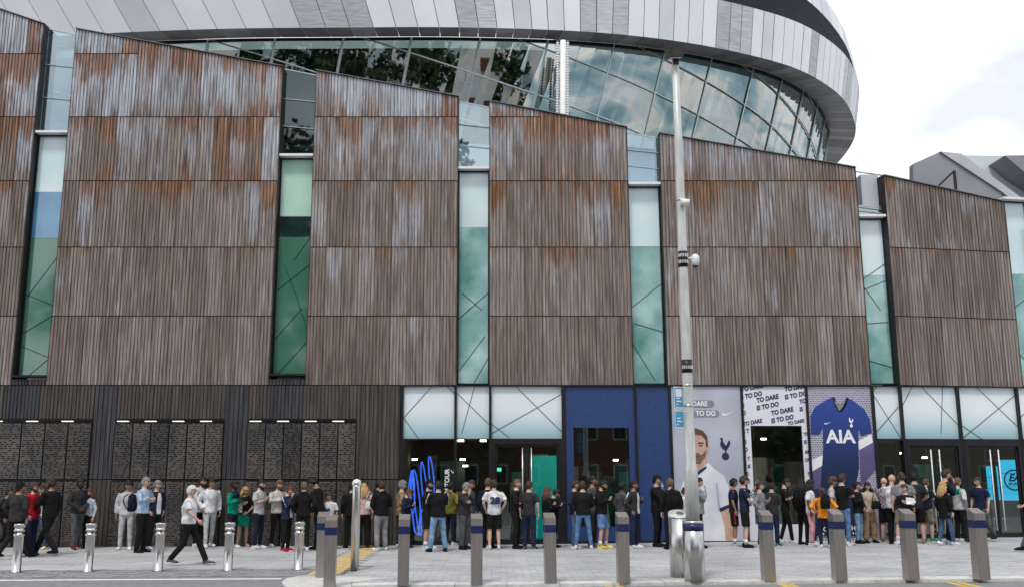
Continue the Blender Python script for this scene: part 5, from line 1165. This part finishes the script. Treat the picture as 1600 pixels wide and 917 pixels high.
Q(117, 857, 746, 50, 'knit', 'charcoal', 'slim', 'dgrey', 'maroon', 'short', 'k', 'D', 'front', 'front', 'step', 'man in dark sweater and grey trousers embracing a woman in light blue', extra=('beard',))
Q(135, 856, 762, 330, 'fit', 'sky', 'slim', 'black', 'black', 'long', 'r', 'P', 'down', 'down', 'stand', 'red-haired woman in light blue top leaning on the man beside her', fem=True, nod=4, lean=2)
Q(194, 858, 750, 10, 'hood', 'lgrey', 'slim', 'lgrey', 'white', 'curly', 'k', 'M', 'down', 'down', 'stand', 'man in all light grey tracksuit and white trainers facing the street', look=12)
Q(219, 862, 744, 75, 'shirt', 'lblue', 'jeans', 'black', 'black', 'short', 'g', 'P', 'crossed', 'crossed', 'stand', 'man in light blue shirt with arms folded and dark backpack', sleeve=True)
Q(239, 857, 749, 55, 'jacket', 'dnavy', 'jeans', 'black', 'white', 'short', 'g', 'P', 'pocket', 'pocket', 'stand', 'grey-haired man in open navy jacket over a white shirt', extra=('open:white',))
Q(310, 853, 744, 60, 'hood', 'lgrey', 'slim', 'black', 'white', 'short', 'k', 'L', 'crossed', 'crossed', 'stand', 'bearded man in grey hoodie with folded arms and black trousers', extra=('beard',))
Q(325, 854, 746, 35, 'hood', 'white', 'slim', 'lgrey', 'white', 'short', 'k', 'M', 'pocket', 'down', 'step', 'man in pale zip hoodie and light grey joggers', look=10)
Q(291, 882, 757, 88, 'shirt', 'white', 'jeans', 'black', 'dgrey', 'short', 'w', 'P', 'swf', 'swb', 'walk2', 'white-haired older man in white short-sleeved shirt striding right', fat=1.28, g='people walking along the pavement')
Q(361, 855, 749, 70, 'tee', 'green', 'slim', 'dnavy', 'white', 'short', 'k', 'D', 'phone', 'phone', 'stand', 'man in green and navy football tracksuit top', extra=('yoke:navy', 'beard'), sleeve=True)
Q(378, 853, 759, 30, 'tee', 'black', 'skirt', 'green', 'pink', 'long', 'y', 'L', 'phone', 'front', 'stand', 'long-haired blonde woman in black top and green skirt', fem=True, nod=15, look=15)
Q(402, 856, 748, 70, 'tee', 'lgrey', 'slim', 'dnavy', 'white', 'short', 'k', 'P', 'phone', 'phone', 'stand', 'bearded man in pale grey t-shirt and dark navy jeans', extra=('beard',))
Q(431, 853, 749, 40, 'knit', 'cream', 'slim', 'black', 'white', 'quiff', 'a', 'P', 'crossed', 'pocket', 'relax', 'man in cream sweater and black trousers', look=15, extra=('beard',))
Q(446, 860, 757, 70, 'jacket', 'navy', 'slim', 'black', 'hotred', 'short', 'r', 'P', 'chin', 'chin', 'stand', 'man in navy and white jacket and red shoes rubbing his face', nod=25, extra=('open:white', 'stripe:white'))
Q(472, 860, 751, 195, 'hood', 'black', 'slim', 'black', 'white', 'short', 'a', 'P', 'pocket', 'pocket', 'stand', 'fair-haired man in black hoodie seen from behind near the square posts')
Q(497, 858, 743, 250, 'tee', 'black', 'jeans', 'dnavy', 'black', 'curly', 'k', 'M', 'fwd', 'down', 'step', 'tall dark-haired man in black t-shirt stooping over a child', nod=35, lean=10)
Q(513, 857, 768, 340, 'tee', 'white', 'jeans', 'navy', 'white', 'short', 'b', 'M', 'down', 'down', 'stand', 'child in white football shirt reading AIA behind the square posts', extra=('chest#AIA',))
Q(548, 855, 752, 200, 'jacket', 'black', 'jeans', 'black', 'black', 'short', 'k', 'L', 'down', 'down', 'stand', 'person in black mostly hidden behind the tall slim post')
Q(567, 855, 754, 200, 'shirt', 'pink', 'wide', 'black', 'black', 'long', 'y', 'L', 'down', 'down', 'stand', 'woman in pink checked blouse and black trousers beside the tall post', fem=True, pat='plaid', pat2='cream', sleeve=True)
Q(589, 853, 748, 100, 'hood', 'black', 'slim', 'dgrey', 'black', 'short', 'k', 'M', 'down', 'down', 'stand', 'dark-haired person behind the man in grey jeans')
Q(595, 859, 750, 215, 'hood', 'black', 'jeans', 'grey', 'white', 'short', 'b', 'P', 'front', 'front', 'stand', 'man in black hoodie and faded grey jeans with white trainers', bkind='denim', look=-20)
Q(626, 854, 750, 110, 'jacket', 'olive', 'jeans', 'navy', 'white', 'curly', 'g', 'P', 'pocket', 'phone', 'stand', 'grey curly-haired person in camouflage jacket', pat='camo', pat2='tan')
Q(634, 855, 761, 75, 'hood', 'navy', 'slim', 'black', 'black', 'quiff', 'm', 'P', 'phone', 'phone', 'stand', 'boy in navy hoodie looking down at his hands', nod=32)
Q(668, 857, 748, 70, 'tee', 'black', 'shorts', 'black', 'white', 'cap', 'k', 'L', 'crossed', 'crossed', 'stand', 'bearded man in black cap, t-shirt and shorts with white socks', extra=('beard', 'socks'), fat=1.12)
Q(703, 851, 752, 150, 'hood', 'mustard', 'slim', 'dnavy', 'white', 'short', 'k', 'M', 'pocket', 'pocket', 'stand', 'person in mustard yellow hoodie close to the window')
Q(684, 861, 750, 205, 'jacket', 'black', 'jeans', 'ljean', 'black', 'short', 'k', 'P', 'crossed', 'crossed', 'wide', 'man in black track jacket with white shoulder stripes and light blue jeans', bkind='denim', extra=('stripe:white',), fat=1.08)
Q(733, 853, 748, 60, 'jacket', 'dgrey', 'slim', 'grey', 'white', 'short', 'b', 'P', 'down', 'down', 'stand', 'person with brown hair behind the man touching his chin', nod=20)
Q(725, 857, 752, 60, 'knit', 'charcoal', 'jeans', 'dgrey', 'black', 'short', 'g', 'P', 'chin', 'crossed', 'stand', 'man in charcoal sweatshirt resting his chin on his hand', fat=1.12, nod=20)
Q(762, 855, 746, 150, 'jacket', 'dnavy', 'jeans', 'black', 'black', 'short', 'm', 'P', 'down', 'down', 'stand', 'man in dark navy jacket just left of the number 28 shirt')
Q(772, 857, 748, 190, 'tee', 'white', 'shorts', 'black', 'white', 'short', 'b', 'P', 'pocket', 'pocket', 'stand', 'person in white football shirt with number 28 and black shorts', extra=('back#28',), fat=1.1)
Q(807, 856, 747, 80, 'suit', 'black', 'jeans', 'black', 'black', 'crop', 'a', 'P', 'front', 'front', 'stand', 'man in black suit and white collar with cropped hair', extra=('tie',))
Q(827, 857, 750, 160, 'tee', 'charcoal', 'jeans', 'navy', 'dgrey', 'short', 'b', 'P', 'down', 'down', 'stand', 'man in charcoal t-shirt and navy trousers seen from behind')
Q(866, 854, 762, 75, 'jacket', 'black', 'slim', 'black', 'black', 'quiff', 'k', 'P', 'phone', 'phone', 'stand', 'dark-haired person bowing their head before the teal wall', nod=32)
Q(855, 856, 760, 110, 'jacket', 'black', 'slim', 'black', 'black', 'long', 'r', 'P', 'phone', 'phone', 'stand', 'person with long auburn ponytail in black jacket', fem=True)
Q(899, 856, 749, 75, 'jacket', 'dnavy', 'jeans', 'jean', 'white', 'short', 'b', 'P', 'pocket', 'pocket', 'stand', 'man in dark jacket and blue jeans at the left edge of the navy panel', bkind='denim')
Q(912, 857, 750, 175, 'knit', 'black', 'slim', 'blue', 'white', 'short', 'b', 'P', 'front', 'front', 'wide', 'man in black sweater and blue jeans seen from behind', bkind='denim', fat=1.12)
Q(927, 853, 742, 60, 'tee', 'dgrey', 'slim', 'charcoal', 'grey', 'short', 'k', 'M', 'phone', 'phone', 'stand', 'person in grey-green t-shirt behind the man in denim shorts')
Q(941, 856, 748, 70, 'hood', 'black', 'shorts', 'blue', 'yellow', 'short', 'k', 'L', 'phone', 'phone', 'relax', 'man in black hoodie, denim shorts and pale yellow trainers looking at his hands', nod=25, extra=('beard', 'socks'), bkind='denim', fat=1.15)
Q(973, 851, 752, 120, 'jacket', 'dgrey', 'jeans', 'black', 'black', 'short', 'k', 'D', 'down', 'down', 'stand', 'dark-haired person in grey jacket close to the navy shop window')  # solid figure added in place of a ghost reflection in the glass
Q(992, 855, 749, 55, 'jacket', 'charcoal', 'jeans', 'navy', 'white', 'short', 'k', 'M', 'pocket', 'phone', 'stand', 'man in dark track jacket with pale sleeve stripes', extra=('stripe:white', 'open:white'))
Q(1028, 853, 741, 60, 'jacket', 'black', 'slim', 'black', 'black', 'cap', 'k', 'P', 'chin', 'down', 'stand', 'man in black jacket and cap raising a hand to his mouth')
Q(1051, 857, 746, 190, 'jacket', 'black', 'jeans', 'black', 'black', 'short', 'a', 'P', 'down', 'down', 'stand', 'man with light brown hair wearing a large black backpack by the lamp post')
Q(1072, 855, 760, 60, 'tee', 'white', 'jeans', 'hotred', 'white', 'short', 'b', 'P', 'down', 'front', 'stand', 'person in white and red top hidden behind the lamp post', extra=('stripe:hotred',))
Q(1094, 855, 745, 80, 'jacket', 'grey', 'slim', 'black', 'black', 'short', 'k', 'L', 'chin', 'down', 'stand', 'person in pale grey and black jacket just right of the lamp post')
Q(1149, 852, 746, 80, 'tee', 'dnavy', 'shorts', 'black', 'lblue', 'short', 'k', 'M', 'down', 'down', 'stand', 'boy in navy t-shirt and black shorts with red side stripe', extra=('side:hotred', 'socks'))
Q(1166, 854, 743, 80, 'tee', 'navy', 'shorts', 'black', 'black', 'curly', 'b', 'P', 'fwd', 'up', 'stand', 'boy in navy t-shirt and black shorts holding up a phone', extra=('socks',))
Q(1191, 854, 751, 60, 'jacket', 'grey', 'jeans', 'dnavy', 'white', 'short', 'b', 'P', 'pocket', 'phone', 'stand', 'man in grey vest jacket with black sleeves', extra=('stripe:black',))
Q(1209, 852, 752, 140, 'jacket', 'charcoal', 'jeans', 'navy', 'green', 'short', 'k', 'L', 'phone', 'phone', 'stand', 'man in dark grey jacket and navy jeans bowing his head', nod=20, lean=4)
Q(1230, 848, 745, 80, 'tee', 'black', 'slim', 'black', 'white', 'short', 'k', 'P', 'phone', 'phone', 'step', 'man in black t-shirt and black trousers reading a phone', nod=30)
Q(1257, 850, 748, 120, 'jacket', 'black', 'slim', 'black', 'black', 'long', 'k', 'M', 'down', 'down', 'stand', 'person in black behind the woman in pink trousers', fem=True)
Q(1270, 852, 748, 65, 'tee', 'white', 'slim', 'pink', 'white', 'long', 'k', 'D', 'down', 'front', 'stand', 'woman with long dark hair, white t-shirt and pink trousers', fem=True)
Q(1306, 850, 744, 70, 'tee', 'lgrey', 'jeans', 'grey', 'white', 'curly', 'm', 'P', 'down', 'down', 'stand', 'person in pale grey t-shirt and sunglasses behind the black t-shirt', extra=('glasses',))
Q(1290, 855, 761, 175, 'hood', 'orange', 'slim', 'dnavy', 'white', 'bun', 'r', 'P', 'hip', 'hip', 'stand', 'person in bright orange hoodie wearing a small black backpack', fem=True, look=-20)
Q(1321, 851, 739, 125, 'tee', 'black', 'slim', 'blue', 'white', 'quiff', 'b', 'P', 'crossed', 'crossed', 'stand', 'tall man in black t-shirt and blue jeans with folded arms', bkind='denim')
Q(1344, 848, 751, 50, 'jacket', 'black', 'slim', 'ljean', 'black', 'bun', 'k', 'L', 'phone', 'front', 'stand', 'woman in black jacket and light blue jeans with tied hair', fem=True, bkind='denim', extra=('open:black',))
Q(1361, 847, 752, 5, 'knit', 'beige', 'wide', 'tan', 'black', 'long', 'k', 'P', 'hip', 'front', 'stand', 'woman in beige knit sweater and tan trousers facing the street', fem=True)
Q(1387, 845, 745, 130, 'shirt', 'lilac', 'shorts', 'black', 'tan', 'bald', 'k', 'P', 'front', 'front', 'stand', 'bald man in checked lilac shirt and black shorts', pat='plaid', pat2='dgrey', fat=1.15)
Q(1400, 849, 740, 120, 'shirt', 'white', 'jeans', 'black', 'black', 'bald', 'k', 'P', 'front', 'front', 'stand', 'bald man in white shirt and black trousers', fat=1.15)
Q(1436, 848, 737, 160, 'tee', 'charcoal', 'shorts', 'black', 'tan', 'short', 'k', 'P', 'front', 'down', 'stand', 'dark-haired man in black and white top behind the heavy man in grey', extra=('stripe:white',))
Q(1417, 850, 736, 170, 'tee', 'grey', 'shorts', 'khaki', 'white', 'crop', 'b', 'P', 'down', 'down', 'wide', 'broad man in light grey t-shirt and camouflage shorts', bkind='camo', fat=1.32, extra=('socks',))
Q(1421, 857, 755, 325, 'knit', 'black', 'slim', 'black', 'white', 'bun', 'b', 'P', 'front', 'phone', 'stand', 'woman in black top holding white papers behind a square bollard', fem=True, look=-20)
Q(1452, 845, 746, 120, 'tee', 'dnavy', 'shorts', 'khaki', 'green', 'short', 'm', 'P', 'phone', 'phone', 'stand', 'boy in navy t-shirt and khaki shorts reading', nod=20)
Q(1485, 849, 732, 75, 'jacket', 'dnavy', 'slim', 'black', 'white', 'quiff', 'b', 'P', 'chin', 'pocket', 'stand', 'tall man in dark jacket behind the blonde woman', nod=12)
Q(1480, 851, 751, 110, 'dress', 'black', 'slim', 'jean', 'white', 'long', 'y', 'P', 'down', 'down', 'step', 'blonde woman in long black cardigan and blue jeans', fem=True, sleeve=True, bkind='denim', fat=1.1)
Q(1503, 845, 745, 110, 'hood', 'lgrey', 'jeans', 'black', 'white', 'short', 'a', 'P', 'pocket', 'pocket', 'stand', 'person in pale grey hoodie with bright green hood', extra=('yoke:green',))
Q(1537, 845, 744, 300, 'tee', 'navy', 'slim', 'dgrey', 'black', 'short', 'b', 'P', 'down', 'down', 'walk', 'young man in navy football shirt walking left past the glass doors', look=-10, g='people walking along the pavement')
Q(1629, 860, 748, 270, 'tee', 'navy', 'jeans', 'jean', 'black', 'short', 'b', 'P', 'fwd', 'swb', 'walk', 'person leaving at the right edge with only a forearm showing', g='people walking along the pavement')
Q(1207, 850, 741, 185, 'tee', 'teal', 'slim', 'black', 'black', 'short', 'k', 'L', 'down', 'down', 'stand', 'person in teal shirt just inside the window cut in the slogan poster', Y=D + 1.1, g='people inside the shop')
Q(1395, 850, 748, 200, 'tee', 'charcoal', 'slim', 'black', 'black', 'short', 'b', 'P', 'down', 'down', 'stand', 'dark figure inside the shop behind the pane right of the blue shirt poster', Y=D + 2.2, g='people inside the shop')
# bags and held things
bag(201, 861, 1.22, 'backpack', 'dnavy', 'dark navy backpack on the back of the man in the light blue shirt', 255, 'backpack', 0, .0)
bag(1051, 857, 1.25, 'backpack', 'black', 'large black backpack on the man beside the lamp post', 10, 'backpack', .0, -.20)
bag(1290, 855, 1.13, 'backpack', 'black', 'small black backpack on the orange hoodie', 355, 'backpack', 0, -.17, sc_=.8)
bag(1252, 850, 1.22, 'backpack', 'black', 'black backpack left of the woman in pink trousers', 300, 'backpack', -.06, -.2)
bag(1222, 848, 1.2, 'hand', 'black', 'black shoulder bag behind the man reading a phone', 80, 'bag', -.02, -.12)
bag(574, 855, 1.12, 'hand', 'white', 'small white handbag hanging by the woman in pink', 20, 'handbag', .06, -.2)
bag(373, 853, 1.08, 'tote', 'hotred', 'red and white patterned carrier bag held by the blonde woman', 10, 'bag', 0, -.25)
bag(1364, 847, 1.0, 'hand', 'black', 'black handbag held by the woman in the beige sweater', 0, 'handbag', .05, -.27)
bag(1420, 857, 1.14, 'paper', 'white', 'white paper sheets held by the woman behind the bollard', 0, 'papers', 0, -.30)
bag(1462, 845, 1.25, 'paper', 'white', 'open white leaflet held by the boy in khaki shorts', 30, 'papers', -.02, -.12)
bag(1239, 848, 1.25, 'phone', 'black', 'dark phone held by the man in black beside the white poster', 60, 'phone', 0, -.05)
bag(1183, 854, 1.55, 'phone', 'black', 'phone held up by the boy in navy at the white poster', 80, 'phone', .06, -.05)
bag(408, 856, 1.22, 'phone', 'black', 'phone held by the bearded man in pale grey t-shirt', 70, 'phone', .12, -.06)

# apply the remeshes
bpy.context.view_layer.update(); dg = bpy.context.evaluated_depsgraph_get()
for o, mat, keep in JOBS:
    me = bpy.data.meshes.new_from_object(o.evaluated_get(dg)); me.name = o.name
    me.materials.clear()
    for m_ in (mat if isinstance(mat, (list, tuple)) else [mat]): me.materials.append(m_)
    if keep:
        b2 = bmesh.new(); b2.from_mesh(me); k2 = keep.mesh('tmp', mat); b2.from_mesh(k2); b2.to_mesh(me); b2.free(); bpy.data.meshes.remove(k2)
    o['_new'] = 1; o['_k'] = 0
    o.modifiers.clear() if False else None
    JOBS[JOBS.index((o, mat, keep))] = (o, mat, me)
for o, mat, me in JOBS:
    o.modifiers.clear(); o.data = me; me.polygons.foreach_set('use_smooth', [True] * len(me.polygons)); del o['_new']; del o['_k']

# ------------------------------------------------------------------ the other side of the street (out of view, put in to darken the glazing's reflections)
BR = [('red_brick', (.16, .07, .045), (.22, .10, .07)), ('buff_brick', (.24, .19, .13), (.30, .25, .18)), ('brown_brick', (.11, .07, .05), (.16, .10, .075)), ('render', (.42, .41, .38), (.50, .49, .46))]
x = -34
for i, (wd, h, b) in enumerate([(13, 8.5, 0), (9, 10, 1), (14, 7.5, 2), (10, 9, 0), (15, 8, 2), (14, 10, 0), (16, 9, 1)]):
    e = empty('terraced_building', (x + wd / 2, -22, 0)); tag(e, ['red brick', 'tall buff brick', 'long low brown brick', 'small red brick', 'wide brown brick', 'tall red brick', 'far right buff brick'][i] + ' terraced building across the road, mirrored in the glass', 'building')
    mt = noisy(BR[b][0], BR[b][1], BR[b][2], 5, .9, coord='World'); m = MB(); m.box(-wd / 2, wd / 2 - .05, -8, 0, 0, h); m.build('wall', mt, e)
    m = MB(); m.add([(-wd / 2, .3, h), (wd / 2 - .05, .3, h), (wd / 2 - .05, -4, h + 2.6), (-wd / 2, -4, h + 2.6), (-wd / 2, -8.3, h), (wd / 2 - .05, -8.3, h)], [(0, 1, 2, 3), (3, 2, 5, 4), (0, 3, 4), (1, 5, 2), (0, 4, 5, 1)]); m.build('roof', M['grey'], e)
    m = MB(); m.box(-wd * .2, -wd * .2 + 1, -4.6, -3.6, h + 1.5, h + 3.8); m.build('chimney', mt, e)
    for k in range(int(wd / 2.3)):
        for z in (1.2, 4.6, 7.0)[:2 if h < 8.2 else 3]:
            if z + 1.2 > h: continue
            xx = -wd / 2 + 1.2 + k * 2.3; m = MB(); m.box(xx - .55, xx + .55, .0, .05, z, z + (1.5 if z < 6 else 1.1)); f = m.build('window', M['white'], e)
            m = MB(); m.box(xx - .47, xx + .47, .051, .06, z + .08, z + (1.42 if z < 6 else 1.02)); m.build('pane', M['darkglass'], f)
    x += wd
M['leaf'] = noisy('leaf', (.03, .05, .018), (.07, .11, .035), 1.2, .7, coord='World'); M['bark'] = noisy('bark', (.06, .045, .03), (.1, .08, .06), 6, .9)
for i, (tx, ty, th, cr_) in enumerate([(-27, -15, 26, 7), (-16, -17, 29, 8), (-6, -15, 25, 6.5), (-30, -34, 34, 9), (-14, -36, 34, 10), (12, -30, 17, 5), (26, -16, 14, 4)]):
    e = empty('plane_tree', (tx, ty, 0)); tag(e, ['broad leafy tree across the road, furthest left', 'tallest street tree across the road on the left', 'leafy tree across the road nearest the camera', 'big tree behind the terraced houses at far left', 'tallest tree behind the terraced houses', 'single tree behind the small red brick building', 'small street tree across the road at far right'][i], 'tree', 'trees across the road')
    r_ = random.Random(i + 20); m = MB(); m.tube([(0, 0, 0), (.1, 0, th * .3), (.0, .2, th * .6), (.2, 0, th * .85)], [.38, .28, .18, .06], 9)
    for k in range(6): a = k * 1.05; z = th * (.3 + .07 * k); m.tube([(0, 0, z), (math.cos(a) * cr_ * .4, math.sin(a) * cr_ * .4, z + 1.6), (math.cos(a) * cr_ * .75, math.sin(a) * cr_ * .75, z + 2.8)], [.14, .09, .03], 6)
    m.build('trunk', M['bark'], e); lf = MB()
    cl = [(Vector((r_.gauss(0, cr_ * .42), r_.gauss(0, cr_ * .42), th * .58 + r_.gauss(0, th * .19))), r_.uniform(1.0, 2.2)) for _ in range(56)]
    for c_, rad in cl:
        for _ in range(80):
            d = Vector((r_.gauss(0, 1), r_.gauss(0, 1), r_.gauss(0, 1))).normalized() * rad * r_.uniform(.5, 1); p = c_ + d; u = Vector((r_.gauss(0, 1), r_.gauss(0, 1), r_.gauss(0, 1))).normalized() * .36; v = u.cross(d.normalized()) * 1.0
            if v.length < .02: continue
            lf.add([p - u, p + v, p + u, p - v], [(0, 1, 2, 3)])
    tag(lf.build('crown', M['leaf'], e), kind='stuff')
